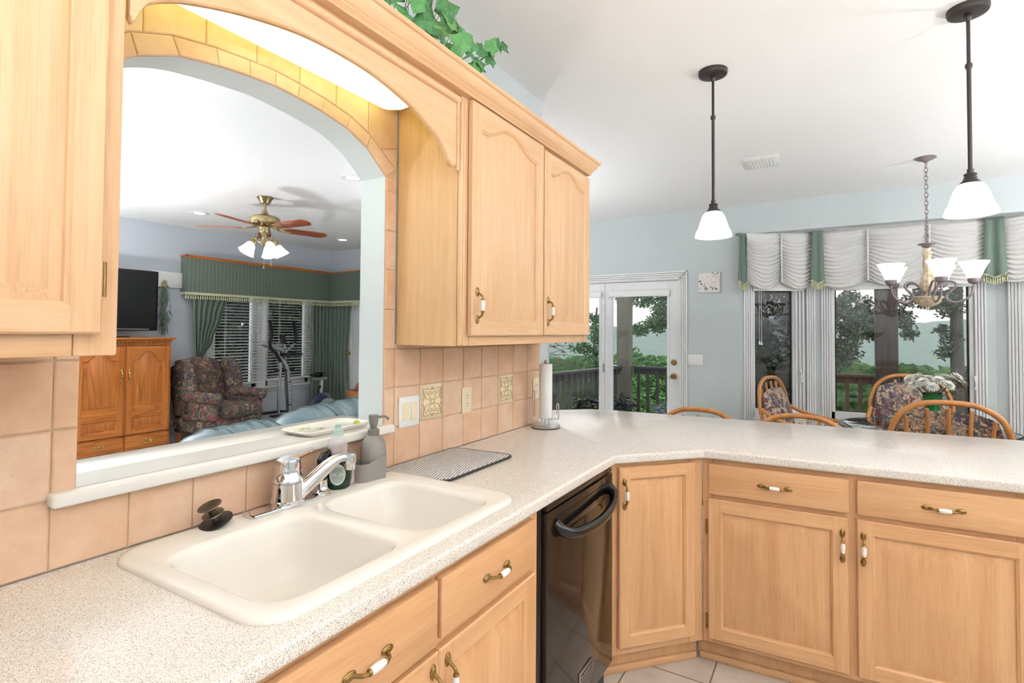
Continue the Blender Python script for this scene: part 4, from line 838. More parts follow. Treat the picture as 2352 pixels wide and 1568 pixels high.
# rattan chairs; local frame: sitter faces +y, back at y = -.2
M_FLO = floral('tapestry_cushion', [S(214, 186, 158), S(92, 84, 104), S(198, 164, 136), S(88, 96, 74), S(222, 200, 176), S(128, 64, 62), S(150, 130, 128), S(206, 172, 140)], 15, S(52, 46, 56), .45)
M_TIE = plain('brown_tie', S(84, 58, 52), .8)
def make_chair(label, loc, rot, top=1.05, w=.27, arms=True, cushion=True, group=None, seatw=.25, spindles=5, cush_rec=.0, cs=1.0):
    t = thing('rattan_chair', label, 'chair', loc, rot, group); yb = lambda z: -.20 - .10 * max(0, (z - .45)) / .6; ws = w * .80
    bow = catmull([(-ws, yb(.44), .44), (-w * .94, yb(.6), .60), (-w, yb(.78), .76 * top / 1.05), (-w * .96, yb(.86), .86 * top / 1.05), (-w * .80, yb(.97), .965 * top / 1.05), (-w * .45, yb(1.03), top - .019), (0, yb(1.05), top - .006), (w * .45, yb(1.03), top - .019), (w * .80, yb(.97), .965 * top / 1.05), (w * .96, yb(.86), .86 * top / 1.05), (w, yb(.78), .76 * top / 1.05), (w * .94, yb(.6), .60), (ws, yb(.44), .44)], 6)
    m = MB(); m.tube(bow, .0165, 12); m.build('back_bow', M_RAT, t)
    for k in range(spindles):
        u = (k - (spindles - 1) / 2) / ((spindles - 1) / 2 + .75); x = u * w * .98; zt = top - .02 - .17 * abs(u) ** 3.2 - .02; m = MB(); m.tube([(x * .8, yb(.46) + .005, .45), (x * .93, yb(.75), .75), (x, yb(zt), zt)], .0105, 8); m.build('spindle', M_RAT, t)
    m = MB(); ring = [(seatw * math.cos(a), .02 + .235 * math.sin(a), .445) for a in [2 * PI * k / 32 for k in range(32)]]; m.tube(ring, .017, 10, closed=True); m.lathe([(0, .438), (.245, .438), (.245, .45), (0, .45)], 32, 0, tr(0, .02, 0) @ Matrix.Diagonal((seatw / .245, .95, 1, 1))); m.build('seat', M_RAT, t)
    for sx in (-1, 1):
        for yy, ys in ((.18, .22), (-.16, -.21)): m = MB(); m.tube([(sx * .19, yy, .44), (sx * .225, ys, 0)], .0165, 10); m.build('leg', M_RAT, t)
    if arms:
        for sx in (-1, 1):
            m = MB(); m.tube(catmull([(sx * w * .98, yb(.72), .72 * top / 1.05 + .05), (sx * (w + .03), -.12, .70), (sx * (w + .035), .06, .665), (sx * (w + .02), .20, .655), (sx * (w - .01), .265, .645)], 6), .0165, 10); ar = m.build('arm', M_RAT, t)
            m = MB()
            for yy, bx in ((.22, .19), (.12, .21), (.02, .215), (-.08, .2)): m.tube([(sx * (w + .02), yy, .655), (sx * bx, yy * .8, .45)], .010, 8)
            m.build('arm_spindle', M_RAT, ar)
    if cushion:
        m = MB(); m.grid(lambda u, v: ((2 * u - 1) * w * .93 * (1 - .25 * max(0, v - .55) ** 1.5 * 2), yb(.48 + v * .55) + .045 + .035 * (1 - (2 * u - 1) ** 4) * (1 - (2 * v - 1) ** 4) * (1 + .12 * math.sin(u * 9) * math.sin(v * 7)), .50 + v * (top - .56) * cs - .05 * abs(2 * u - 1) ** 3 * v), 16, 16)
        m.grid(lambda u, v: ((1 - 2 * u) * w * .93 * (1 - .25 * max(0, v - .55) ** 1.5 * 2), yb(.48 + v * .55) + .045 - .022 * (1 - (2 * u - 1) ** 4) * (1 - (2 * v - 1) ** 4), .50 + v * (top - .56) * cs - .05 * abs(2 * u - 1) ** 3 * v), 16, 16); m.build('back_cushion', M_FLO, t, ang=70)
        m = MB(); m.lathe([(0, .452), (.2, .452), (.235, .47), (.238, .49), (.215, .508), (0, .52)], 32, 0, tr(0, .03, 0)); m.build('seat_cushion', M_FLO, t, ang=70)
        m = MB(); m.tube(catmull([(-w * .9, yb(.6) - .02, .60), (-w * .98, yb(.6) - .05, .56), (-w * .9, yb(.6) - .04, .50), (-w * .95, yb(.6) - .05, .47)], 4), .005, 6); m.build('tie', M_TIE, t); m = MB(); m.tube(catmull([(w * .35, yb(.83) - .015, .835), (w * .40, yb(.83) - .03, .85), (w * .45, yb(.83) - .015, .833)], 4), .006, 6); m.build('tie', M_TIE, t)
    return t
make_chair('rattan armchair with tapestry cushion, its barred back to the peninsula at the right', (3.77, -1.985, 0), -PI / 2, 1.045, .285, spindles=5)
make_chair('rattan armchair with tapestry cushion facing the camera behind the white flowers', (4.93, -1.985, 0), PI / 2, 1.085, .285)
make_chair('rattan armchair turned sideways in front of the narrow left bay window', (4.88, -1.20, 0), math.radians(160), 1.035, .27, cs=.93)
make_chair('rattan chair back just showing over the counter below the floral picture', (3.02, -.625, 0), PI / 2, .918, .27, False, False)
make_chair('rattan chair back just showing over the counter below the sideways armchair', (3.02, -1.235, 0), PI / 2, .925, .27, False, False)
# glass table and flowers
t = thing('glass_table', 'round glass-topped dining table between the rattan armchairs', 'table', (4.46, -2.0, 0))
m = MB(); m.lathe([(0, .728), (.545, .728), (.552, .731), (.552, .737), (.545, .74), (0, .74)], 64); m.build('glass_top', M_TGLASS, t)
m = MB(); m.tube([(.5475 * math.cos(a), .5475 * math.sin(a), .734) for a in [2 * PI * k / 64 for k in range(64)]], .0066, 8, closed=True); m.build('glass_edge', plain('green_glass_edge', S(70, 104, 96), .1), t)
m = MB()
for a in (45, 135, 225, 315): c_, s_ = math.cos(math.radians(a)), math.sin(math.radians(a)); m.tube(catmull([(c_ * .34, s_ * .34, 0), (c_ * .2, s_ * .2, .3), (c_ * .22, s_ * .22, .55), (c_ * .36, s_ * .36, .725)], 5), .019, 10)
m.tube([(.2 * math.cos(a), .2 * math.sin(a), .36) for a in [2 * PI * k / 28 for k in range(28)]], .014, 8, closed=True); m.build('rattan_base', M_RAT, t)
t = thing('flower_vase', 'green glass vase of white daisy-like flowers on the glass table', 'vase', (4.46, -2.04, .7405))
M_VASE = plain('green_glass', S(10, 120, 52), .06, 0, Transmission_Weight=.35)
m = MB(); m.lathe([(0, 0), (.045, 0), (.05, .01), (.036, .03), (.034, .06), (.045, .16), (.06, .265), (.058, .265), (.044, .16), (0, .15)], 40, ruffle=lambda k, a: .035 * math.cos(14 * a)); m.build('vase', M_VASE, t)
m = MB(); random.seed(5); M_PET = plain('white_petal', S(252, 251, 240), .6); M_FLL = plain('flower_leaf', S(70, 110, 60), .5)
ctr = [(-.135, -.02, .36), (-.085, .03, .375), (-.06, -.045, .345), (-.02, .02, .365), (.03, -.04, .36), (.085, .0, .375), (.135, -.02, .385), (.12, .05, .36), (-.11, -.05, .325), (.165, .01, .35), (-.01, -.07, .315), (.04, .06, .375), (.08, -.065, .33), (-.04, .06, .36)]
for cx, cy, cz in ctr:   # image right is local -y
    q = Vector((cy, -cx, cz)); ax = (Vector((cy - .03, -cx, .16))).normalized(); T = tr(*q) @ Vector((0, 0, 1)).rotation_difference(ax).to_matrix().to_4x4()
    for rg, (n_, ln, tl) in enumerate(((17, .050, -.1), (16, .047, .3), (14, .040, .7), (10, .028, 1.1))):
        for i in range(n_):
            a = 2 * PI * (i + .5 * rg) / n_; c_, s_ = math.cos(a), math.sin(a); up_ = math.sin(tl) * ln; o_ = math.cos(tl) * ln; wd = .0075
            m.add([(0, 0, .002 * rg), (c_ * o_ * .6 - s_ * wd, s_ * o_ * .6 + c_ * wd, up_ * .6 + .004), (c_ * o_, s_ * o_, up_), (c_ * o_ * .6 + s_ * wd, s_ * o_ * .6 - c_ * wd, up_ * .6 + .004)], [(0, 1, 2, 3)], 0, T)
m.build('blooms', M_PET, t, ang=0, recalc=False)
m = MB()
for cx, cy, cz in ctr: m.tube(catmull([(0, 0, .14), (cy * .4, -cx * .4, cz * .72), (cy, -cx, cz)], 4), .0025, 5)
for k in range(46):
    a = random.uniform(0, 2 * PI); p = Vector((random.gauss(0, .045), random.gauss(-.02, .07), random.uniform(.24, .33))); d_ = Vector((math.cos(a), math.sin(a), random.uniform(-.3, .4))).normalized(); s_ = d_.cross(Vector((0, 0, 1))).normalized() * .016
    m.add([p, p + d_ * .03 + s_, p + d_ * .065, p + d_ * .03 - s_], [(0, 1, 2, 3)])
m.build('foliage', M_FLL, t, ang=0, recalc=False)
# balloon shades and green jabots
M_SHE = plain('off_white_voile', S(236, 234, 231), .85, 0, Transmission_Weight=0); M_JAB = NT('sage_green_satin'); M_JAB.base(S(106, 124, 112)); M_JAB.set(Roughness=.5); M_JAB = M_JAB.mat
M_FRI = NT('cream_green_fringe'); M_FRI.base(M_FRI.ramp(M_FRI.noise(M_FRI.obj((1, 1, .2)), 160, 2), [(.4, S(126, 140, 104)), (.55, S(222, 218, 184))])); M_FRI.set(Roughness=.9); M_FRI = M_FRI.mat
def shade(label, p0, p1, secs, z0, z1, off):
    d = Vector((p1[0] - p0[0], p1[1] - p0[1], 0)); L_ = d.length; ang = math.atan2(d.y, d.x); t = thing('balloon_shade', label, 'shade', (*p0, z0), ang, 'white balloon shades over the bay windows'); H = z1 - z0
    for k in range(secs):
        a, b = L_ * k / secs, L_ * (k + 1) / secs; random.seed(31 * k + int(L_ * 100)); ph = random.uniform(0, 6)
        def fn(u, v):
            sag = 1 - (2 * u - 1) ** 2; zt = H - v * (H - .05) ; zz = zt - sag * (.055 * v ** .6) + (1 - sag) * .012 * v
            wv = v * 15 - sag * 1.35 * (.35 + .65 * v) + .25 * math.sin(5 * u + ph + v * 6); amp = .016 * min(1, v * 4 + .25) * (.55 + .45 * abs(2 * u - 1)); fold = abs((wv % 1) - .35); fold = (wv % 1) / .7 if (wv % 1) < .7 else (1 - (wv % 1)) / .3
            return (a + (b - a) * u, off - .022 - amp * (fold * 2 - 1) - .03 * sag * (v > .02), zz)
        m = MB(); m.grid(fn, 26, 150); m.build('swag', M_SHE, t, ang=60)
    m = MB(); 
    for k in range(1, secs): m.tube([(L_ * k / secs, off - .045, H - .01), (L_ * k / secs, off - .052, .06)], .009, 8)
    m.box(0, L_, off - .02, off + .01, H - .03, H); m.build('gather_tape', M_SHE, t)
    return t, ang
ZS0, ZS1 = 1.885, 2.444
shade('white two-swag balloon shade over the narrow left bay window', (5.42, -.655), (5.70, -1.25), 2, ZS0, ZS1, -.045)
shade('white three-swag balloon shade over the wide middle bay window', (5.70, -1.25), (5.70, -2.65), 3, ZS0, ZS1, -.045)
shade('white balloon shade at the right edge over the right bay window', (5.70, -2.65), (5.42, -3.245), 2, ZS0, ZS1, -.045)
def jabot(label, x, y, ang, wt, wb):
    t = thing('green_jabot', label, 'drapery', (x, y, 1.93), ang, 'sage green jabots on the bay'); H = ZS1 - 1.93
    m = MB(); m.grid(lambda u, v: ((u - .5) * (wt + (wb - wt) * v), -.010 * math.sin(u * 2 * PI * 1.6 + .4) * (.4 + .6 * v) - .014, H - v * (H - .03) - .035 * (1 - abs(2 * u - 1)) * v), 24, 20); m.box(-wt / 2, wt / 2, -.02, .03, H - .02, H); m.build('panel', M_JAB, t, ang=60)
    m = MB(); n_ = 11
    m.tube([((k / 10 - .5) * wb * 1.04, -.03, .03 - .035 * (1 - abs(2 * k / 10 - 1))) for k in range(11)], .007, 6)
    for k in range(n_):
        u = (k + .5) / n_; zb = .028 - .035 * (1 - abs(2 * u - 1)); xx = (u - .5) * wb * 1.04; m.tube([(xx, -.03, zb), (xx, -.032, zb - .02), (xx, -.031, zb - .028), (xx, -.03, zb - .062)], [.0035, .004, .0065, .0085], 7)
    m.build('tassel_fringe', M_FRI, t)
a1 = math.atan2(-.637, .30)
jabot('sage green jabot with tassel fringe at the left corner of the bay', 5.345, -.640, a1 + .45, .105, .135)
jabot('sage green jabot between the left and middle balloon shades', 5.57, -1.30, -PI / 2 + .22, .095, .125)
jabot('sage green jabot between the middle and right balloon shades', 5.57, -2.625, -PI / 2 - .22, .12, .155)
# blinds raised behind the shades
for lab_, p0, ang, a, b, cords in (('raised white blind with pull cords in the narrow left bay window', P0, a1, .125, .60, True), ('raised white blind headrail across the middle bay window', P1, -PI / 2, .165, 1.25, False)):
    t = thing('raised_blind', lab_, 'blind', (*p0, 0), ang); m = MB(); m.box(a, b, -.036, -.004, 1.862, 1.905, 0, .004); m.box(a, b, -.034, -.006, 1.905, 2.02); m.build('stacked_slats', M_WPLAS, t)
    if cords:
        m = MB()
        for x, zb in ((.175, 1.355), (.195, 1.35)): m.tube([(x, -.04, 1.87), (x + .002, -.042, zb)], .0016, 6); m.lathe([(0, 0), (.009, 0), (.006, .03), (.003, .034), (0, .034)], 10, 0, tr(x + .002, -.042, zb - .034))
        m.build('pull_cord', M_WPLAS, t)
# picture and switches on the dining wall
def picm():
    m = NT('pink_rose_print'); v = m.obj(); c = m.ramp(m.noise(v, 14, 4, .6, 1.5), [(.35, S(240, 237, 236)), (.5, S(240, 230, 226)), (.62, S(236, 220, 216))]); m.base(c); m.set(Roughness=.7); return m.mat
t = thing('canvas_picture', 'small square canvas of pale pink roses on the blue-grey wall', 'picture', (XW, -.316, 1.96), -PI / 2)
MB().box(-.107, .107, -.022, 0, -.103, .103, 0, .003).build('canvas', picm(), t)
m = MB(); random.seed(12)
def pl_(x, z, L_, a, w_=.006): d_ = Vector((math.cos(a), 0, math.sin(a))); s_ = Vector((-d_.z, 0, d_.x)) * w_; p = Vector((x, -.0226, z)); m.add([p, p + d_ * L_ * .5 + s_, p + d_ * L_, p + d_ * L_ * .5 - s_], [(0, 1, 2, 3)])
for x, z, L_, a in [(-.10, .03, .03, -1.3), (-.09, .035, .035, -1.2), (-.085, -.005, .03, -.6), (-.09, -.01, .03, -.3), (-.06, -.04, .03, .2), (-.05, -.085, .045, 1.0), (-.045, -.06, .03, .5), (-.03, -.05, .03, -.9), (.01, -.06, .03, 1.0), (.03, -.085, .045, 1.3), (.05, -.05, .04, -1.0), (.06, -.045, .05, -.9), (.05, .085, .02, .1), (.07, .09, .02, 0), (.03, .09, .02, .9), (.04, .075, .02, -1.2), (.09, .09, .02, 1.5), (-.02, .06, .012, .3), (-.045, -.012, .014, .6), (-.1, -.06, .01, .3), (-.025, -.09, .012, .8), (.025, .0, .012, .4), (.05, .004, .01, .3), (.07, .055, .012, 0)]: pl_(x, z, L_, a)
m.build('painted_leaves', plain('grey_leaf_paint', S(98, 104, 116), .7), t, ang=0, recalc=False)
t = plate(.155, .115, M_WPLAS, 'light_switch', 'white triple switch plate on the blue-grey wall beside the deck door', 'switch', (XW, -.172, 1.147), 3, 0, -PI / 2)
for x in (-.046, 0, .046): m = MB(); m.box(x - .0175, x + .0175, -.0075, -.004, -.034, .034, 0, .002); m.prism([(-.0105, -.032), (-.0075, .032), (-.006, .032), (-.006, -.032)], 'x', x - .0155, x + .0155); m.build('rocker', M_WPLAS, t)

# ---------------------------------------------------------------- living room
# armoire
AX, AY = 2.345, 5.12
t = thing('armoire', 'honey oak armoire with two arched-panel doors and two drawers under the television', 'armoire', (AX, AY, 0))
m = MB(); m.box(-.465, -.445, .012, .56, .09, 1.30); m.box(.445, .465, .012, .56, .09, 1.30); m.box(-.445, .445, .54, .56, .09, 1.30); m.box(-.465, .465, .0, .02, .27, .285); m.box(-.465, -.44, 0, .02, .09, 1.3); m.box(.44, .465, 0, .02, .09, 1.3); m.box(-.44, .44, .0, .02, 1.255, 1.30); m.box(-.44, .44, .02, .54, .28, .30); m.box(-.016, .016, 0, .02, .09, 1.26); m.build('carcass', M_OV, t, ang=0)
m = MB(); m.box(-.485, .485, -.022, .57, 0, .10, 0, .008); m.box(-.475, .475, -.012, .565, .10, .112, 0, .004); m.build('plinth', M_OH, t)
m = MB(); m.box(-.475, .475, -.012, .565, 1.30, 1.318, 0, .004); m.box(-.50, .50, -.038, .57, 1.318, 1.342, 0, .008)
for k in range(46): x = -.44 + k * .0195; m.box(x, x + .011, -.016, -.004, 1.272, 1.298)
m.build('cornice_top', M_OH, t)
for s in (-1, 1):
    d = MB(); e1 = panel_door(min(s * .012, s * .44), max(s * .012, s * .44), .53, 1.25, -.018, .018, .058, .10, .035); e2 = panel_door(min(s * .012, s * .44), max(s * .012, s * .44), .295, .532, -.018, .018, .058, 0, .025)
    d.v = e1.v + e2.v; d.f = e1.f + [tuple(i + len(e1.v) for i in q) for q in e2.f]; d.m = e1.m + e2.m; do = d.build('door', [M_OV, M_OH], t)
    h = MB(); h.tube(catmull([(s * .035, -.02, .98), (s * .035, -.034, .955), (s * .035, -.036, .93), (s * .035, -.034, .905), (s * .035, -.02, .88)], 4), [.004, .005, .006, .008, .009, .010, .009, .008, .008, .010, .009, .008, .006, .005, .004, .004, .004], 8)
    h.ball((s * .035, -.02, .985), .009, .004, .018, 0, 10); h.ball((s * .035, -.02, .875), .009, .004, .018, 0, 10); h.build('handle', M_BRASS, do)
for x0, x1 in ((-.44, -.012), (.012, .44)):
    do = drawer_front(x0, x1, .125, .272, -.018, .018).build('drawer', M_OH, t); c_ = (x0 + x1) / 2; h = MB()
    for s in (-1, 1): h.ball((c_ + s * .035, -.02, .205), .014, .004, .014, 0, 10); h.ball((c_ + s * .048, -.02, .212), .009, .003, .008, 0, 8)
    h.ball((c_, -.02, .208), .02, .003, .012, 0, 10); h.tube(catmull([(c_ - .036, -.026, .205), (c_ - .03, -.036, .188), (c_, -.04, .182), (c_ + .03, -.036, .188), (c_ + .036, -.026, .205)], 5), .004, 8); h.build('handle', M_BRASS, do)
# television
t = thing('television', 'black flat-screen television standing on the honey oak armoire', 'television', (2.25, 5.36, 1.342))
m = MB(); m.box(-.51, .515, -.03, .045, .075, .765, 0, .012); m.build('bezel', M_BLACK, t)
M_SCRN = plain('dark_screen', S(10, 12, 13), .18); MB().box(-.485, .485, -.0315, -.028, .115, .735).build('screen', M_SCRN, t, ang=0)
m = MB(); m.lathe([(0, 0), (.2, 0), (.2, .008), (.19, .012), (0, .014)], 36, 0, Matrix.Diagonal((1.2, .5, 1, 1))); m.box(-.07, .07, -.02, .03, .01, .09, 0, .01); m.build('stand', M_BLK, t)
m = MB(); m.box(-.42, .42, -.036, -.028, .085, .098, 0, .003); m.build('speaker_strip', plain('grey_strip', S(120, 122, 124), .35), t)
# dried swag hanging beside the tv
t = thing('dried_flower_swag', 'dried green and lavender swag hanging on the wall beside the television', 'wall hanging', (2.985, 5.68, 1.98)); random.seed(8)
m = MB(); m2 = MB()
for k in range(190):
    zz = -random.random() ** .8 * .56; wd = .07 * (1 - .5 * abs(zz + .25) / .3); p = Vector((random.gauss(0, wd * .5), -random.uniform(.005, .06), zz)); d_ = Vector((random.uniform(-.6, .6), random.uniform(-.5, .1), -1)).normalized(); s_ = Vector((d_.z, 0, -d_.x)).normalized() * random.uniform(.004, .009); L_ = random.uniform(.05, .10); (m if random.random() < .7 else m2).add([p - s_ * .3, p + d_ * L_ * .5 + s_, p + d_ * L_, p + d_ * L_ * .5 - s_], [(0, 1, 2, 3)])
m.build('greenery', plain('grey_green_leaf', S(108, 130, 96), .7), t, ang=0, recalc=False); m2.build('lavender', plain('lavender_bud', S(118, 120, 160), .7), t, ang=0, recalc=False)
m = MB(); m.tube([(-.03, -.03, .02), (-.05, -.04, -.03), (.0, -.045, 0), (.05, -.04, -.035), (.025, -.03, .015)], .008, 6); m.ball((0, -.03, .04), .026, .024, .026, 0, 10); m.build('raffia_bow', plain('straw', S(190, 162, 110), .8), t)
# white wall box with cable
t = thing('wall_panel', 'white panel with a hanging cable on the wall between television and green cornice', 'panel', (3.075, 5.70, 2.05)); m = MB(); m.box(-.22, .135, -.03, 0, -.095, .10, 0, .006); m.build('panel', M_WPLAS, t)
m = MB(); m.box(-.055, -.025, -.045, -.03, -.10, -.06, 0, .003); m.tube(catmull([(-.04, -.035, -.10), (-.045, -.03, -.3), (-.05, -.015, -.55), (-.02, -.012, -.8), (.0, -.012, -1.1)], 6), .004, 6); m.build('cable', M_WPLAS, t)
# cornice
def stripe():
    m = NT('striped_green_fabric'); tc = m.n('TexCoord'); sp = m.n('SeparateXYZ'); m.l(tc.outputs['Object'], sp.inputs[0]); s_ = m.math('SINE', m.math('MULTIPLY', m.math('ADD', sp.outputs[0], sp.outputs[1]), 125.0)); m.base(m.ramp(s_, [(.45, S(98, 110, 98)), (.6, S(116, 126, 111))])); m.set(Roughness=.6, Sheen_Weight=.2); return m.mat
M_STR2 = stripe(); M_GRN2 = plain('green_drape', S(112, 126, 113), .8)
t = thing('window_cornice', 'green striped fabric cornice with oak rail and cream fringe wrapping the living room corner', 'cornice', (3.2, 5.7, 1.86))
m = MB(); m.box(0, 2.4, -.125, -.10, .045, .50, 0, .004); m.box(0, .02, -.10, 0, .045, .50); m.box(2.275, 2.30, -1.6, -.1, .045, .50); m.build('fabric_board', M_STR2, t)
m = MB(); m.box(-.015, 2.29, -.145, -.105, .50, .52, 0, .006); m.box(-.008, 2.285, -.135, -.105, .485, .50, 0, .004); m.box(-.015, .02, -.145, 0, .50, .52, 0, .006); m.box(2.255, 2.30, -1.6, -.145, .50, .52, 0, .006); m.build('oak_rail', M_OH, t)
m = MB(); m.box(-.006, 2.275, -.133, -.124, .018, .05, 0, .003); m.box(-.006, .0, -.133, 0, .018, .05); m.box(2.267, 2.2755, -1.6, -.13, .018, .05)
for k in range(76): x = .0 + k * .03; m.tube([(x, -.131, .02), (x, -.133, -.012), (x, -.132, -.035)], [.003, .0085, .0105], 6)
for k in range(48): y = -.15 - k * .03; m.tube([(2.27, y, .02), (2.268, y, -.012), (2.269, y, -.035)], [.003, .0085, .0105], 6)
m.build('tassel_fringe', plain('cream_tassel', S(206, 206, 168), .9), t)
# drapes
def drape(name, label, pts, loc, folds, amp, grp='green drapes of the living room'):   # pts: list of (z, x0, x1), y depth direction -y
    t = thing(name, label, 'curtain', loc, 0, grp)
    def fn(u, v):
        k = v * (len(pts) - 1); i = min(int(k), len(pts) - 2); f_ = k - i; f2 = f_ * f_ * (3 - 2 * f_); z = pts[i][0] + (pts[i + 1][0] - pts[i][0]) * f_; a = pts[i][1] + (pts[i + 1][1] - pts[i][1]) * f2; b = pts[i][2] + (pts[i + 1][2] - pts[i][2]) * f2
        return (a + (b - a) * u, -amp * (.5 + .5 * math.sin(u * 2 * PI * folds + .6 * math.sin(v * 5))) , z)
    m = MB(); m.grid(fn, int(folds * 10), 30); m.build('panel', M_GRN2, t, ang=70); return t
drape('drape', 'green drape tied back at the left of the blinds above the wing chair', [(1.93, 3.30, 3.78), (1.6, 3.31, 3.68), (1.3, 3.33, 3.56), (1.06, 3.345, 3.45), (.8, 3.33, 3.52), (.02, 3.31, 3.58)], (0, 5.63, 0), 6, .055)
drape('drape', 'green drape hanging straight right of the blinds in the corner', [(1.93, 5.14, 5.54), (1.0, 5.15, 5.545), (.02, 5.13, 5.545)], (0, 5.64, 0), 6, .06)
t = drape('drape', 'green drape on the right wall held by a brass hook beside the patio door', [(1.93, 0, .44), (1.05, .03, .40), (.02, .0, .43)], (5.55, 5.62, 0), 5, .055); t.rotation_euler = (0, 0, -PI / 2)
t = tag(MB().tube([(0, 0, 0), (-.07, 0, 0)], .008, 8).ball((-.075, 0, 0), .018, .018, .018, 0, 12).ball((0, 0, 0), .012, .02, .02, 0, 12).build('curtain_holdback', M_BRASS, loc=(5.575, 5.225, 1.075)), 'small brass holdback beside the patio door drape', 'holdback')
# blinds
def blind(label, x0, x1, z0, z1):
    t = thing('venetian_blind', label, 'blind', ((x0 + x1) / 2, 5.665, z0), 0, 'white venetian blinds of the living room'); w = (x1 - x0) / 2; H = z1 - z0
    m = MB(); n = int(H / .042)
    for k in range(n): m.box(-w, w, -.023, .023, -.0014, .0014, 0, M=tr(0, 0, .05 + k * .042) @ rotm('X', .18))
    m.build('slats', M_WPLAS, t, ang=0); m = MB(); m.box(-w, w, -.025, .025, -.005, .022, 0, .004); m.build('bottom_rail', M_WPLAS, t); m = MB(); m.box(-w, w, -.03, .03, H, H + .05); m.build('headrail', M_WPLAS, t)
    m = MB()
    for x in (-w * .55, -w * .5, w * .5, w * .55, w * .97): m.tube([(x, -.026, .02), (x, -.026, H)], .002, 5)
    m.build('cords', M_WPLAS, t)
blind('left white venetian blind behind the wing chair', 3.59, 4.315, .68, 1.98); blind('right white venetian blind behind the exercise machine', 4.40, 5.19, .70, 1.98)
# wing chair
M_WING = floral('dark_tapestry', [S(196, 170, 136), S(80, 80, 82), S(150, 124, 96), S(168, 86, 96), S(96, 108, 98), S(112, 86, 74), S(80, 76, 94), S(136, 116, 94)], 16, S(34, 34, 38), .5)
t = thing('wing_chair', 'dark floral tapestry wing chair with cherry legs between armoire and blinds', 'armchair', (3.39, 5.10, 0), math.radians(13))   # faces local -y
m = MB(); m.box(-.36, .36, -.33, .36, .20, .40, 0, .05, 4); m.build('base', M_WING, t, ang=60)
m = MB(); m.box(-.285, .285, -.40, .24, .38, .53, 0, .055, 4); m.build('seat_cushion', M_WING, t, ang=60)
def back(u, v): x = (2 * u - 1) * .33; top = 1.09 - .085 * abs(2 * u - 1) ** 2.2; z = .38 + v * (top - .38); return (x, .22 + .14 * v, z)
m = MB(); m.grid(lambda u, v: (back(u, v)[0], back(u, v)[1] - .06 * (1 - (2 * u - 1) ** 4) * (1 - (2 * v - 1) ** 6) - .02, back(u, v)[2]), 20, 20); m.grid(lambda u, v: (back(1 - u, v)[0] * 1.04, back(u, v)[1] + .09 * (1 - (2 * v - 1) ** 10), back(1 - u, v)[2] + .0), 20, 20); m.build('backrest', M_WING, t, ang=70)
for s in (-1, 1):
    m = MB(); w_ = [(.30, .40), (.36, .62), (.35, .72), (.30, .95), (.33, 1.06), (.20, 1.08), (.10, 1.02), (.04, .88), (.02, .72), (.06, .62), (.06, .40)]; m.prism([(y, z) for y, z in w_], 'x', s * .30, s * .385, 0, .03); m.build('wing', M_WING, t, ang=60)
    m = MB(); m.tube([(s * .345, -.33, .62), (s * .345, -.1, .625), (s * .345, .15, .63)], [.068, .072, .07], 18); m.box(s * .29, s * .385, -.31, .2, .36, .62, 0, .03, 3); m.ball((s * .345, -.33, .62), .068, .03, .068, 0, 16); m.build('arm', M_WING, t, ang=60)
    m = MB(); m.tube(catmull([(s * .29, -.30, .22), (s * .315, -.335, .15), (s * .30, -.33, .06), (s * .305, -.35, .0)], 5), [.040, .044, .045, .042, .037, .032, .027, .023, .020, .018, .018, .018, .019, .021, .024, .026], 12); m.build('leg', M_LEG, t)
    m = MB(); m.tube([(s * .29, .30, .22), (s * .30, .335, 0)], [.030, .022], 4); m.build('leg', M_LEG, t)
# teal leather sofa, its back to the kitchen
M_TEAL = NT('teal_leather'); _v = M_TEAL.obj(); M_TEAL.base(S(98, 128, 136)); M_TEAL.set(Roughness=.22, Specular_IOR_Level=.9, Coat_Weight=.5, Coat_Roughness=.15); M_TEAL.bump(M_TEAL.noise(M_TEAL.obj((2.2, .8, .8)), 6, 3, .5, .6), .4, .03); M_TEAL = M_TEAL.mat
t = thing('leather_sofa', 'glossy teal leather sofa with puffy back cushions seen over the pass-through sill', 'sofa', (2.0, 1.35, 0), .18)
m = MB(); m.box(-1.02, 1.3, -.02, .30, .05, .72, 0, .06, 4); m.box(-.9, 1.15, .25, .85, .08, .42, 0, .06, 4); m.build('frame', M_TEAL, t, ang=60)
def pill(x0, x1, zt, name):
    def fn(u, v):
        a = v * 2 * PI; s_ = 2 * u - 1; e = (1 - abs(s_) ** 5) ** .5 if abs(s_) < 1 else 0; wr = 1 + .035 * math.sin(u * 23 + a * 2) * (abs(s_) ** 2) + .02 * math.sin(u * 41 + a * 3)
        return (x0 + (x1 - x0) * u, .13 + .20 * math.cos(a) * (.35 + .65 * e) * wr, zt - .20 + .20 * math.sin(a) * (.30 + .70 * e) * wr)
    m = MB(); m.grid(fn, 36, 28); m.build(name, M_TEAL, t, ang=80)
    m = MB(); 
    for k in (.33, .67): m.tube([fn(k, j / 40) for j in range(22)], .003, 5)
    m.build('seam', plain('seam_thread', S(84, 106, 112), .6), t)
pill(-1.06, -.42, .93, 'back_cushion'); pill(-.46, .62, .955, 'back_cushion'); pill(.58, 1.4, 1.0, 'back_cushion')
m = MB(); m.tube([(-1.1, -.02, .62), (-1.1, .3, .62), (-1.1, .85, .58)], [.15, .16, .15], 18); m.box(-1.2, -1.0, -.02, .85, .05, .6, 0, .06, 4); m.build('arm', M_TEAL, t, ang=60)
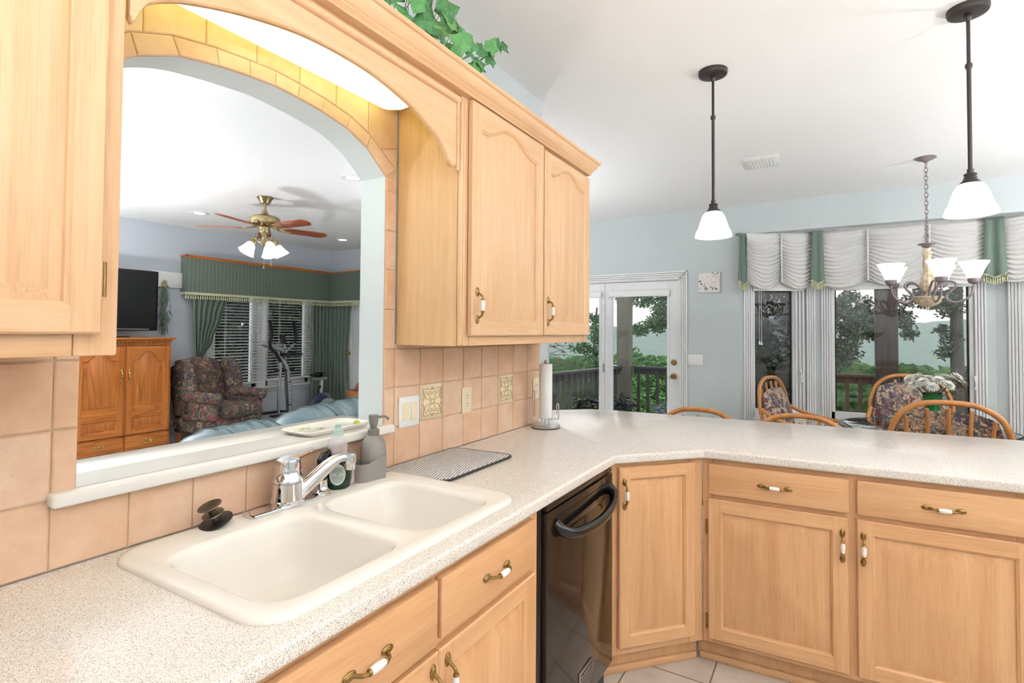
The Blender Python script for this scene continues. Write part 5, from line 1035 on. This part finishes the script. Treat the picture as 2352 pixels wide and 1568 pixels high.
# basket with knitting on the side table by the patio door
t = thing('side_basket', 'woven orange and tan basket half hidden behind the arch jamb', 'basket', (5.14, 4.56, 0)); M_BSK = NT('woven_basket'); _v = M_BSK.obj((1, 1, 3)); M_BSK.base(M_BSK.ramp(M_BSK.noise(_v, 70, 2), [(.4, S(150, 84, 44)), (.6, S(214, 158, 104))])); M_BSK.set(Roughness=.8)
m = MB(); m.lathe([(0, .40), (.13, .40), (.17, .5), (.18, .56), (.165, .56), (.12, .43), (0, .42)], 28); m.build('basket', M_BSK.mat, t)
m = MB(); m.tube(catmull([(-.12, -.08, .55), (-.05, -.06, .62), (.05, -.03, .64), (.14, 0, .58)], 5), .045, 10); m.build('rolled_throw', floral('orange_throw', [S(226, 170, 110), S(120, 70, 44), S(206, 120, 70), S(60, 66, 80)], 20), t)
m = MB(); m.box(-.28, .28, -.25, .25, .37, .40, 0, .006); [m.tube([(sx * .24, sy * .21, .37), (sx * .25, sy * .22, 0)], .018, 8) for sx in (-1, 1) for sy in (-1, 1)]
tb = thing('side_table', 'small wooden side table carrying the woven basket', 'table', (5.14, 4.56, 0)); m.build('table_frame', M_OV, tb)
# exercise machine
t = thing('elliptical_trainer', 'silver and black elliptical exercise bike in front of the right blind', 'exercise machine', (4.45, 5.15, 0)); M_SIL = metal('silver_tube', S(176, 178, 182), .35); M_NAVY = plain('navy_shroud', S(44, 52, 78), .3); M_GPL = plain('grey_plastic', S(150, 152, 156), .4)
m = MB(); m.tube(catmull([(0, 0, .12), (-.03, 0, .32), (-.055, 0, .70), (-.095, 0, .90), (-.20, 0, 1.06), (-.27, 0, 1.24)], 6), .035, 14); m.build('main_post', M_SIL, t)
m = MB(); m.box(-.072, -.036, -.036, -.034, .38, .72)
for k in range(9): m.box(-.068, -.040, -.0375, -.036, .41 + k * .033, .428 + k * .033, 1)
m.build('decal', [plain('blue_decal', S(70, 92, 130), .4), M_WPLAS], t)
m = MB(); m.box(-.14, .14, -.09, .06, -.03, .03, 0, .02, M=tr(-.34, 0, 1.21) @ rotm('Y', .35)); m.build('console', M_GPL, t)
for s, yy in ((-1, -.1), (1, .12)):
    pts = [(-.275, yy, .30), (-.285, yy, .55), (-.26, yy, .80), (-.255, yy, 1.0)] if s < 0 else [(.03, yy, .28), (.0, yy, .55), (-.02, yy, .85), (-.02, yy, 1.1), (.03, yy, 1.16), (.13, yy, 1.24)]
    m = MB(); m.tube(catmull(pts, 5), .017, 10); ar = m.build('moving_arm', M_SIL, t)
    pts = [(-.255, yy, 1.0), (-.33, yy, 1.12), (-.42, yy, 1.22), (-.405, yy, 1.42), (-.44, yy, 1.565)] if s < 0 else [(.13, yy, 1.24), (.145, yy, 1.36), (.12, yy, 1.47), (.10, yy, 1.57)]
    m = MB(); m.tube(catmull(pts, 5), .021, 10); m.build('grip', M_BLK, ar)
    for q, mt, nm in (([(-.16, yy * .4, 1.10), (-.05, yy * .7, 1.17), (-.045, yy, 1.23)] if s > 0 else [(-.2, yy * .3, 1.12), (-.25, yy * .7, 1.2), (-.24, yy, 1.25)], M_SIL, 'fixed_bar'), ([(-.045, yy, 1.23), (-.055, yy, 1.375)] if s > 0 else [(-.24, yy, 1.25), (-.265, yy, 1.375)], M_BLK, 'fixed_grip')): m = MB(); m.tube(q, .019, 10); m.build(nm, mt, t)
m = MB(); m.box(-.22, .08, -.13, .15, 1.075, 1.115, 0, .012); m.box(-.27, .02, -.03, .03, .86, .885, 0, .006); m.build('pivot_bracket', M_BLK, t)
m = MB(); m.ball((.52, 0, .25), .24, .07, .27, 0, 28); m.box(.1, .5, -.05, .05, .10, .22, 0, .03); m.build('flywheel_shroud', M_NAVY, t)
m = MB(); m.lathe([(.06, 0), (.17, 0), (.185, .01), (.17, .018), (.06, .018), (.06, 0)], 32, 0, tr(.56, -.075, .24) @ rotm('X', PI / 2)); m.build('flywheel_cover', M_GPL, t)
m = MB(); m.tube([(.50, 0, .44), (.53, 0, .70)], .028, 12); m.box(.38, .60, -.025, .025, .69, .73, 0, .006); m.build('seat_post', M_SIL, t)
m = MB(); m.ball((.46, 0, .775), .125, .085, .035, 0, 20); m.ball((.37, 0, .775), .07, .035, .025, 0, 16); m.build('saddle', M_BLACK, t)
m = MB(); m.ball((.44, -.05, .60), .022, .014, .022, 0, 12); m.tube([(.44, -.05, .60), (.51, 0, .60)], .008, 8); m.build('adjust_knob', M_BLK, t)
m = MB(); m.tube([(-.30, 0, .06), (.62, 0, .06)], .03, 10); m.tube([(-.28, -.3, .03), (-.28, .3, .03)], .03, 10); m.tube([(.6, -.25, .03), (.6, .25, .03)], .03, 10); m.box(-.05, .12, -.08, .08, .06, .16, 0, .02); m.build('base_frame', M_BLK, t)
for yy in (-.16, .16): m = MB(); m.box(-.42, -.02, yy - .06, yy + .06, .27, .295, 0, .01); m.tube([(-.02, yy, .28), (.5, yy * .5, .2)], .014, 8); m.build('pedal', M_BLK, t)
# ceiling fan
t = thing('ceiling_fan', 'antique brass ceiling fan with five oak blades and tulip glass lamps', 'fan', (2.78, 3.385, ZC)); M_AB = metal('antique_brass_bright', S(176, 158, 118), .28); M_TUL = emis('lit_tulip_glass', (1.0, .93, .84, 1), .7, (.98, .93, .9, 1))
m = MB(); m.lathe([(0, 0), (.072, 0), (.075, -.008), (.066, -.02), (.05, -.05), (.042, -.066), (.02, -.07), (0, -.07)], 32); m.lathe([(0, -.06), (.0135, -.06), (.0135, -.135), (0, -.135)], 16); m.build('canopy', M_AB, t)
m = MB(); m.lathe([(0, -.125), (.02, -.128), (.03, -.16), (.055, -.185), (.12, -.195), (.14, -.21), (.144, -.225), (.144, -.262), (.138, -.275), (.10, -.283), (.06, -.29), (0, -.29)], 44); m.build('motor_housing', M_AB, t)
R_ = Vector((.826, -.563, 0)); F_ = Vector((.563, .826, 0))
for k in range(5):
    a = math.radians(18 + 72 * k); d_ = R_ * math.cos(a) + F_ * math.sin(a); A_ = math.atan2(d_.y, d_.x)
    m = MB(); m.M = rotm('Z', A_) @ tr(0, 0, -.305) @ rotm('X', -.20); P = [(.19, -.05), (.26, -.062), (.56, -.07), (.60, -.06), (.63, -.02), (.63, .02), (.60, .06), (.56, .07), (.26, .062), (.19, .05)]; m.prism(P, 'z', -.004, .004, 0, .0015); b_ = m.build('blade', M_FANW, t)
    m = MB(); m.M = rotm('Z', A_) @ tr(0, 0, -.302) @ rotm('X', -.20)
    for s in (-1, 1): m.tube(catmull([(.08, s * .01, .006), (.13, s * .03, .0), (.18, s * .045, -.004), (.24, s * .03, -.007), (.26, 0, -.008)], 4), .006, 6); m.tube(catmull([(.12, 0, 0), (.16, s * .02, -.004), (.2, s * .012, -.007), (.22, 0, -.008)], 4), .005, 6)
    m.build('blade_iron', M_AB, b_)
m = MB(); m.lathe([(0, -.29), (.045, -.292), (.052, -.30), (.052, -.34), (.046, -.36), (.03, -.375), (.022, -.40), (.022, -.42), (.034, -.44), (.036, -.46), (.024, -.475), (.01, -.485), (0, -.49)], 32); m.build('light_kit', M_AB, t)
for k, a in enumerate((20, 75, 150, 205, 290)):
    a = math.radians(a - 34); m = MB(); m.M = rotm('Z', a); m.tube(catmull([(.03, 0, -.45), (.06, 0, -.44), (.085, 0, -.41), (.10, 0, -.42), (.105, 0, -.45)], 5), .007, 8); TT = tr(.10, 0, -.43) @ rotm('Y', -.55); m.lathe([(0, .005), (.02, 0), (.024, -.03), (.026, -.045), (0, -.045)], 20, 0, TT); ar = m.build('lamp_arm', M_AB, t)
    m = MB(); m.M = rotm('Z', a) @ TT; m.lathe([(.022, -.04), (.035, -.055), (.044, -.085), (.052, -.12), (.066, -.155), (.064, -.155), (.05, -.12), (.042, -.085), (.022, -.05)], 40, ruffle=lambda q, b: .08 * abs(math.sin(4 * b)) * (1 if .3 < q < .7 else .1)); m.build('tulip_shade', M_TUL, ar)
for k, (x, y, zb) in enumerate(((.0, -.0, -.70), (.06, -.02, -.66))): m = MB(); m.tube([(x, y, -.48 if k == 0 else -.34), (x, y, zb)], .0016, 5); m.ball((x, y, zb), .011, .011, .011, 0, 10); m.build('pull_chain', M_AB, t)
# recessed lights
M_RL = emis('lit_recessed_lamp', (1, 1, .98, 1), 8)
for lab_, x, y in (('recessed ceiling light left of the fan', 2.87, 4.705), ('recessed ceiling light right of the fan near the corner', 4.883, 4.649), ('large recessed ceiling light nearest the arch', 2.739, 2.119)):
    t = thing('recessed_light', lab_, 'light', (x, y, ZC), 0, 'recessed lights of the living room'); MB().lathe([(.055, -.002), (.085, -.007), (.098, -.004), (.1, 0), (.055, 0)], 36).build('trim_ring', M_WPLAS, t); MB().lathe([(0, -.0025), (.056, -.0025), (.056, 0), (0, 0)], 32).build('lamp', M_RL, t)

# ---------------------------------------------------------------- outside: deck, railing, posts, trees, hills
M_DECK = wood('weathered_deck', S(150, 140, 128), S(120, 110, 100), 'y', .8); M_RAIL = plain('dark_stained_rail', S(70, 66, 64), .6); M_RAILB = plain('brown_stained_rail', S(84, 62, 52), .6)
def stuccom():
    m = NT('olive_stucco'); n = m.noise(m.obj(), 60, 4, .7); m.base(m.ramp(n, [(.3, S(104, 98, 84)), (.7, S(132, 126, 110))])); m.set(Roughness=.95); m.bump(n, .5, .006); return m.mat
M_STU = stuccom(); M_POST = wood('dark_post_wood', S(80, 64, 56), S(52, 42, 38), 'z', .6)
DZ = -.10
struct(MB().box(5.86, 8.75, -5.2, 2.4, DZ - .06, DZ).build('floor', M_DECK, ang=0), 'outdoor deck boards')
def railing(label, p0, p1, mat, zt=.87, n=None):
    d = Vector((p1[0] - p0[0], p1[1] - p0[1], 0)); L_ = d.length; ang = math.atan2(d.y, d.x); t = thing('deck_railing', label, 'railing', (*p0, DZ), ang); H = zt - DZ
    m = MB(); m.box(0, L_, -.07, .07, H - .04, H, 0, .006); m.box(0, L_, -.02, .02, H - .13, H - .04); m.build('top_rail', mat, t); m = MB(); m.box(0, L_, -.02, .02, .10, .19); m.build('bottom_rail', mat, t)
    k = .08
    while k < L_: MB().box(k - .024, k + .024, -.045, -.01, .06, H - .045).build('baluster', mat, t, ang=0); k += .155
railing('dark deck railing running out beside the glazed double door', (5.9, 1.95), (8.12, 1.64), M_RAIL)
railing('dark deck railing seen through the right leaf of the double door', (8.30, 1.42), (8.38, -.55), M_RAIL)
railing('brown deck railing left of the wooden post in the bay windows', (8.38, -.6), (8.43, -1.92), M_RAILB)
railing('brown deck railing right of the wooden post in the wide bay window', (8.44, -2.22), (8.50, -4.6), M_RAILB)
def post(name, label, x, y, w, zt, mat, flare):
    t = thing(name, label, 'post', (x, y, DZ)); m = MB(); H = zt - DZ; m.box(-w / 2, w / 2, -w / 2, w / 2, 0, H, 0, .008); m.build('shaft', mat, t)
    m = MB()
    for s in (-1, 1): m.prism(catmull_2d(s, w, H, flare), 'x', -w * .45, w * .45)
    m.build('bracket', mat, t, ang=40)
def catmull_2d(s, w, H, f_): return [(s * w * .5, H - .62)] + [(s * (w * .5 + f_ * (1 - math.cos(a)) ), H - .62 + .5 * math.sin(a)) for a in [PI / 2 * k / 8 for k in range(1, 9)]] + [(s * (w * .5 + f_), H), (s * w * .5, H)]
post('stucco_post', 'olive stucco porch post with arched bracket outside the double door', 8.22, 1.56, .21, 2.5, M_STU, .5)
post('wooden_post', 'dark wooden porch post in the middle of the wide bay window', 8.44, -2.07, .25, 2.75, M_POST, .22)
struct(MB().box(8.1, 8.55, -5.5, 2.4, 2.5, 2.75).build('trim_2', M_STU, ang=0), 'porch beam over the deck'); 
t = tag(MB().lathe([(0, 0), (.05, 0), (.085, .018), (.08, .018), (.05, .006), (0, .006)], 24).build('bird_dish', M_WPLAS, loc=(7.95, 1.665, .872)), 'small white dish on the deck rail beside the stucco post', 'dish')
def leafmat(name, a, b, c):
    m = NT(name); g = m.n('NewGeometry'); m.base(m.ramp(g.outputs['Random Per Island'], [(0, a), (.5, b), (1, c)])); m.set(Roughness=.6); return m.mat
M_L1 = leafmat('oak_leaf', S(46, 82, 52), S(74, 114, 68), S(112, 146, 92)); M_L2 = leafmat('bright_leaf', S(58, 104, 50), S(92, 146, 70), S(138, 178, 96)); M_L3 = leafmat('dark_leaf', S(40, 54, 42), S(62, 80, 60), S(96, 104, 74)); M_L4 = leafmat('shaded_leaf', S(16, 24, 18), S(26, 38, 26), S(44, 62, 38))
M_BARK = wood('bark', S(92, 86, 80), S(56, 52, 50), 'z', .9)
def leaves(m, c, r, n, s, clump=0):
    c = Vector(c)
    def inball():
        while True:
            q = Vector((random.uniform(-1, 1), random.uniform(-1, 1), random.uniform(-1, 1)))
            if q.length < 1: return q
    K = max(3, n // 42) if clump else 0; cc = [inball() for _ in range(K)]
    for k in range(n):
        if clump: q = cc[k % K]; o_ = inball() * clump; o_.z *= .55
        else: q = inball(); o_ = Vector((0, 0, 0))
        p = c + Vector((q.x * r[0], q.y * r[1], q.z * r[2])) + o_; d_ = Vector((random.gauss(0, 1), random.gauss(0, 1), random.gauss(0, .6))).normalized(); n_ = Vector((random.gauss(0, 1), random.gauss(0, 1), random.gauss(0, 1))); w_ = d_.cross(n_).normalized() * s * random.uniform(.22, .36); d_ = d_ * s * random.uniform(.7, 1.3)
        m.add([p, p + d_ * .5 + w_, p + d_, p + d_ * .5 - w_], [(0, 1, 2, 3)])
def tree(name, label, base, h, r, blobs, mat, n, s, branches=(), group='trees beyond the deck', seed=1, clump=.15):
    random.seed(seed); t = thing(name, label, 'tree', base, 0, group); bz = Vector(base)
    m = MB(); m.tube(catmull([(0, 0, 0), (.05, .05, h * .4), (0, .1, h * .75), (.05, 0, h)], 5), [r * (1 - .6 * i / 15) for i in range(16)], 12)
    for b in branches: m.tube(catmull([tuple(Vector(p) - bz) for p in b], 5), [.07 * (1 - .7 * i / (5 * (len(b) - 1))) * r / .2 for i in range(5 * (len(b) - 1) + 1)], 7)
    m.build('trunk', M_BARK, t)
    m = MB()
    for c, rr, k in blobs: leaves(m, Vector(c) - bz, rr, int(n * k), s, clump)
    m.build('foliage', mat, t, ang=0, recalc=False); return t
tree('oak_tree', 'oak tree whose leafy branches hang at the upper right of the double door view', (12.6, .9, -7), 11, .2, [((12, 2.25, 2.35), (.9, .75, .30), 1), ((12, 1.95, 1.86), (.5, .25, .30), .5), ((12, 2.05, 1.62), (.35, .28, .16), .3), ((12, 2.5, 1.50), (.3, .22, .10), .16), ((12.2, 1.2, 3.4), (1.6, 2.0, .8), 1.2), ((12, 1.4, 1.9), (.6, .4, .5), .4)], M_L1, 2700, .075, [[(12.6, .9, 2.5), (12.2, 1.5, 2.3), (12, 2.4, 2.2)], [(12.5, .95, 1.6), (12.2, 1.6, 1.7), (12, 2.45, 1.5)]], seed=2)
tree('leafy_tree', 'bright green bushy tree rising just behind the deck railing', (11.2, 2.0, -7), 7.2, .12, [((11, 2.35, .35), (.8, .35, .75), .9), ((11, 1.85, .15), (.9, .55, .72), 1.2), ((11.3, 1.0, .0), (.9, .9, .8), 1.1), ((11, 2.0, -.8), (1.0, 1.3, .8), 1.1), ((11, 2.6, -.2), (.7, .5, .6), .5), ((11, 1.55, .72), (.4, .25, .28), .2)], M_L2, 5200, .075, seed=4)
tree('sapling', 'slim sapling standing left of the stucco post in the glass', (11, 3.18, -6), 8.0, .05, [((11, 3.18, 1.35), (.18, .12, .75), .6), ((11, 3.22, .8), (.25, .18, .35), .4), ((11, 3.55, 1.03), (.2, .22, .11), .25)], M_L1, 1300, .08, seed=5)
random.seed(9); t = thing('bare_branch', 'thin bare twigs crossing the view at the left of the double door', 'branch', (10, 4.2, -3)); m = MB()
m.tube([(0, .2, 0), (.05, .1, 2.5), (0, 0, 3.6)], [.05, .03, .02], 6)
for k in range(22): a = Vector((random.uniform(-.2, .2), random.uniform(-.1, .1), random.uniform(3.4, 4.6))); b = a + Vector((random.uniform(-.3, .3), random.uniform(-.9, -.2), random.uniform(-.25, .45))); m.tube(catmull([tuple(a), tuple((a + b) / 2 + Vector((0, 0, .06))), tuple(b)], 3), [.010, .009, .008, .007, .006, .005, .004], 5)
m.build('twigs', M_BARK, t); m = MB()
for k in range(16): leaves(m, (random.uniform(-.2, .2), random.uniform(-.8, -.1), random.uniform(3.6, 4.7)), (.06, .06, .06), 4, .07)
m.build('dry_leaves', plain('purple_dry_leaf', S(96, 70, 72), .8), t, ang=0, recalc=False)
tree('oak_tree', 'dark oak tree filling the left half of the wide bay window', (13.3, -1.0, -8), 12, .22, [((13, -1.75, 1.95), (.9, .42, .42), 1.0), ((13, -2.15, 1.62), (.7, .38, .42), .8), ((13, -1.72, 1.25), (.5, .26, .45), .6), ((13, -2.55, 1.85), (.5, .32, .28), .5), ((13, -1.6, .75), (.5, .14, .25), .2), ((13.2, -1.6, 3.2), (1.8, 2.0, .8), 1.2), ((13, -2.75, 1.55), (.3, .14, .2), .12)], M_L3, 2600, .075, [[(13.3, -1.0, 1.9), (13.1, -1.6, 1.8), (13, -2.6, 1.9)], [(13.3, -1.0, 1.0), (13.1, -1.5, 1.2), (13, -2.2, 1.5)]], seed=6)
tree('oak_tree', 'thick-trunked oak at the right side of the wide bay window', (13, -3.66, -8), 13, .17, [((13, -3.05, 2.16), (.6, .5, .17), .5), ((13, -3.4, 2.05), (.5, .28, .25), .4), ((13, -3.38, 1.5), (.25, .20, .13), .10), ((13, -3.35, 1.1), (.2, .16, .2), .10), ((13.2, -3.5, 3.2), (1.6, 2.0, .8), 1.2)], M_L3, 2600, .075, [[(13, -3.66, 2.3), (13, -3.3, 2.25), (13, -2.8, 2.15)], [(13, -3.66, 1.3), (13, -3.5, 1.4), (13, -3.25, 1.48)]], seed=7)
tree('shade_tree', 'dark dense tree behind the screened narrow left bay window', (11.2, -.2, -6), 9, .2, [((11, -.45, 2.3), (.8, .7, .6), 1.1), ((11, -.2, 1.2), (.7, .35, .6), .8), ((11, -.8, 1.5), (.6, .2, .7), .5), ((11, -.35, .3), (.8, .6, .6), 1.0), ((11.2, .2, 1.4), (.6, .35, 1.4), .8)], M_L3, 3400, .09, seed=8)
for k, (x, y, z) in enumerate(((4.9, 8.6, 0), (6.0, 8.9, 0), (7.1, 8.6, 0), (8.3, 8.9, 0))): tree('evergreen_shrub', ['dark shrub outside behind the left edge of the left blind', 'dark shrub outside behind the left blind', 'dark shrub outside behind the right blind', 'dark shrub outside beyond the living room corner'][k], (x, y, -.3), 3.2, .1, [((x, y, 1.2), (.8, .5, 1.6), 1.2), ((x, y + .3, 2.9), (1.0, .5, 1.1), .9)], M_L4, 3800, .17, group='shrubs behind the living room', seed=40 + k, clump=.3)
def crownm(seed, r):
    random.seed(seed); bm = bmesh.new(); bmesh.ops.create_icosphere(bm, subdivisions=5, radius=1); o_ = Vector((seed * 7.1, seed * 3.3, 0))
    for v in bm.verts: n_ = v.co.copy(); k = 1 + .22 * noise.noise(n_ * 2.2 + o_) + .16 * noise.noise(n_ * 5 + o_) + .12 * noise.noise(n_ * 12 + o_) + .07 * noise.noise(n_ * 26 + o_); v.co = Vector((n_.x * k, n_.y * k, n_.z * k * .82)) * r
    return MB().bm(bm)
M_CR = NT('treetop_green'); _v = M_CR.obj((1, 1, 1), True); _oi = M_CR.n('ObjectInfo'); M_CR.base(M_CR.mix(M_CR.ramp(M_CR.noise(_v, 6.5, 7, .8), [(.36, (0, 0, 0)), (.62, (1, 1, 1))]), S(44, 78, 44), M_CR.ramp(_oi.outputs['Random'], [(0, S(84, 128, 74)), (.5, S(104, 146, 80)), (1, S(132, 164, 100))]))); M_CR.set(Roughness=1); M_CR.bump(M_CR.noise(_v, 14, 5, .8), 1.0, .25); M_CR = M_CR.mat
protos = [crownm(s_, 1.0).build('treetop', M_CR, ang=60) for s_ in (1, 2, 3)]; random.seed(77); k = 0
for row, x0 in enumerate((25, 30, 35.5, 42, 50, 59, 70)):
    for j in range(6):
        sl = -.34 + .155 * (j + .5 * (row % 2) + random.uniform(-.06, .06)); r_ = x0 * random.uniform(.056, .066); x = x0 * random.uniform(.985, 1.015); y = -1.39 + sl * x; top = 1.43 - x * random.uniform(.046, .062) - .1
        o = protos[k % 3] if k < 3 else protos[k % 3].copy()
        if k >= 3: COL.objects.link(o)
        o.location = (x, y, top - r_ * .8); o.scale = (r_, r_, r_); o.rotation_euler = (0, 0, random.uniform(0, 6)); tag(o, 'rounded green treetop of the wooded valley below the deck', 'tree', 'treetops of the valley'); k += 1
def planter(label, loc, cols, r=.17, seed=1, spiky=False):
    random.seed(seed); t = thing('flower_pot', label, 'plant pot', loc, 0); m = MB(); m.lathe([(0, 0), (r * .7, 0), (r, .30), (r * 1.06, .30), (r * 1.06, .33), (r * .95, .33), (r * .9, .29), (0, .28)], 28); m.build('pot', plain('dark_clay_pot', S(70, 56, 50), .7), t); m = MB(); leaves(m, (0, 0, .42), (r * 1.3, r * 1.3, .16), 260, .09); m.build('foliage', M_L4 if not spiky else plain('blue_grey_needle', S(120, 134, 140), .7), t, ang=0, recalc=False)
    for c_, n_, nm in cols:
        m = MB()
        for q in range(n_):
            p = Vector((random.uniform(-r, r) * 1.3, random.uniform(-r, r) * 1.3, random.uniform(.42, .62)))
            for i in range(7): a = 2 * PI * i / 7; d_ = Vector((math.cos(a), math.sin(a), .35)) * .028; s_ = Vector((-math.sin(a), math.cos(a), 0)) * .012; m.add([p, p + d_ * .6 + s_, p + d_, p + d_ * .6 - s_], [(0, 1, 2, 3)])
        m.build(nm, c_, t, ang=0, recalc=False)
M_PUR, M_YEL, M_LAV = plain('purple_petal', S(112, 66, 110), .6), plain('yellow_petal', S(196, 186, 70), .6), plain('lavender_petal', S(160, 150, 180), .6)
planter('pot of yellow and lavender flowers on the deck by the railing', (6.6, 1.50, DZ), [(M_YEL, 12, 'yellow_bloom'), (M_LAV, 30, 'lavender_bloom')], .19, 3)
planter('pot of purple flowers on the deck nearer the door hinge side', (7.05, 1.22, DZ), [(M_PUR, 34, 'purple_bloom'), (M_YEL, 4, 'yellow_bloom')], .17, 4)
planter('pot with a blue-grey leafy plant on the deck by the right door leaf', (7.0, .50, DZ), [], .18, 5, True)

# ground falling away to the valley and the ridge beyond
M_GRD = NT('forest_floor'); _v = M_GRD.obj(); M_GRD.base(M_GRD.ramp(M_GRD.noise(_v, .35, 6, .7), [(.35, S(58, 88, 50)), (.65, S(104, 138, 78))])); M_GRD.set(Roughness=1); M_GRD = M_GRD.mat
M_HILL = NT('forested_hill'); _v = M_HILL.obj((1, 1, 2)); M_HILL.base(M_HILL.ramp(M_HILL.noise(_v, .13, 7, .75), [(.35, S(52, 86, 62)), (.65, S(92, 128, 90))])); M_HILL.set(Roughness=1); M_HILL = M_HILL.mat
def gz(x, y):
    x2 = max(0, x - 9); base = -3.5 - 26 * (1 - math.exp(-x2 / 60)) - 12 * (1 - math.exp(-x2 / 250))
    return base + .6 * math.sin(x * .21 + y * .13)
m = MB(); m.grid(lambda u, v: (8.9 + 420 * u ** 2.2, -260 + 560 * v, gz(8.9 + 420 * u ** 2.2, -260 + 560 * v)), 40, 50); tag(m.build('valley_ground', M_GRD), 'green forest floor dropping away below the deck', 'ground', None, 'structure')
def ridge(u, v):
    y = -700 + 1500 * u; d = 420 + 330 * v; top = 1.4 + d * (.0125 + .010 * math.sin(y * .0042 + 2.2) + .004 * math.sin(y * .017)); zz = -45 + (top + 45) * math.sin(min(1, v * 1.25) * PI / 2) + 1.6 * math.sin(y * .11 + v * 9) * (v > .05) + 1.2 * math.sin(y * .31 + v * 23)
    return (d, y, zz)
m = MB(); m.grid(ridge, 160, 30); tag(m.build('far_hill', M_HILL), 'long forested ridge on the horizon', 'hill', None, 'structure')
# lawn and shrubs behind the living room
tag(MB().box(-6, 12, 5.9, 40, -.5, -.3).build('back_lawn', M_GRD, ang=0), 'ground behind the living room', 'ground', None, 'structure')

# ---------------------------------------------------------------- fill light: unseen uplighters added out of view to brighten ceilings and rooms
M_UP = emis('fill_emitter', (.98, .99, 1.0, 1), 172.0)
M_UPD = emis('dim_fill_emitter', (.98, .99, 1.0, 1), 40.0)
def fill_uplighter(label, x, y, r=.19, zt=1.45, mt=M_UP):
    t = thing('added_fill_light', label, 'fill light', (x, y, 0)); m = MB(); m.lathe([(0, 0), (.15, 0), (.15, .012), (.03, .03), (.014, .05), (.014, zt - .1), (0, zt - .1)], 28); m.build('stand', M_DARK, t)
    m = MB(); m.lathe([(0, zt - .12), (.05, zt - .11), (r * .7, zt - .06), (r + .02, zt + .014), (r + .012, zt + .014), (r * .68, zt - .05), (0, zt - .09)], 32); m.build('bowl', M_DARK, t)
    MB().lathe([(0, zt + .010), (r, zt + .010), (r, zt + .006), (0, zt + .006)], 32).build('fill_disc', mt, t, ang=0)
fill_uplighter('added fill uplighter in the kitchen behind the camera', -1.5, -2.2)
fill_uplighter('added fill uplighter at the back of the kitchen', .4, -3.9)
fill_uplighter('added fill uplighter at the far end of the peninsula', 3.4, -4.2)
fill_uplighter('added fill uplighter in the living room left of the armoire', .7, 4.2)
fill_uplighter('added fill uplighter in the living room behind the tiled wall', 3.6, 1.35, mt=M_UPD)
fill_uplighter('added fill uplighter in the living room left of the arch', -1.0, 1.8)
struct(MB().box(-3.3, -3.2, -4.9, 5.95, 0, ZC).build('wall_left', M_WALL, ang=0)); struct(MB().box(-3.3, 5.4, -4.9, -4.8, 0, ZC).build('wall_rear', M_WALL, ang=0))
# thin summer haze over the valley
hz_ = MB().box(80, 405, -420, 420, -60, 90).build('valley_haze', NT('haze').mat, ang=0); tag(hz_, 'thin bluish summer haze over the valley', 'haze', None, 'stuff')
hm = hz_.data.materials[0].node_tree; hm.nodes.clear(); ho = hm.nodes.new('ShaderNodeOutputMaterial'); hv = hm.nodes.new('ShaderNodeVolumeScatter'); hv.inputs['Color'].default_value = (.80, .90, 1.0, 1); hv.inputs['Density'].default_value = .0022; hm.links.new(hv.outputs[0], ho.inputs['Volume'])
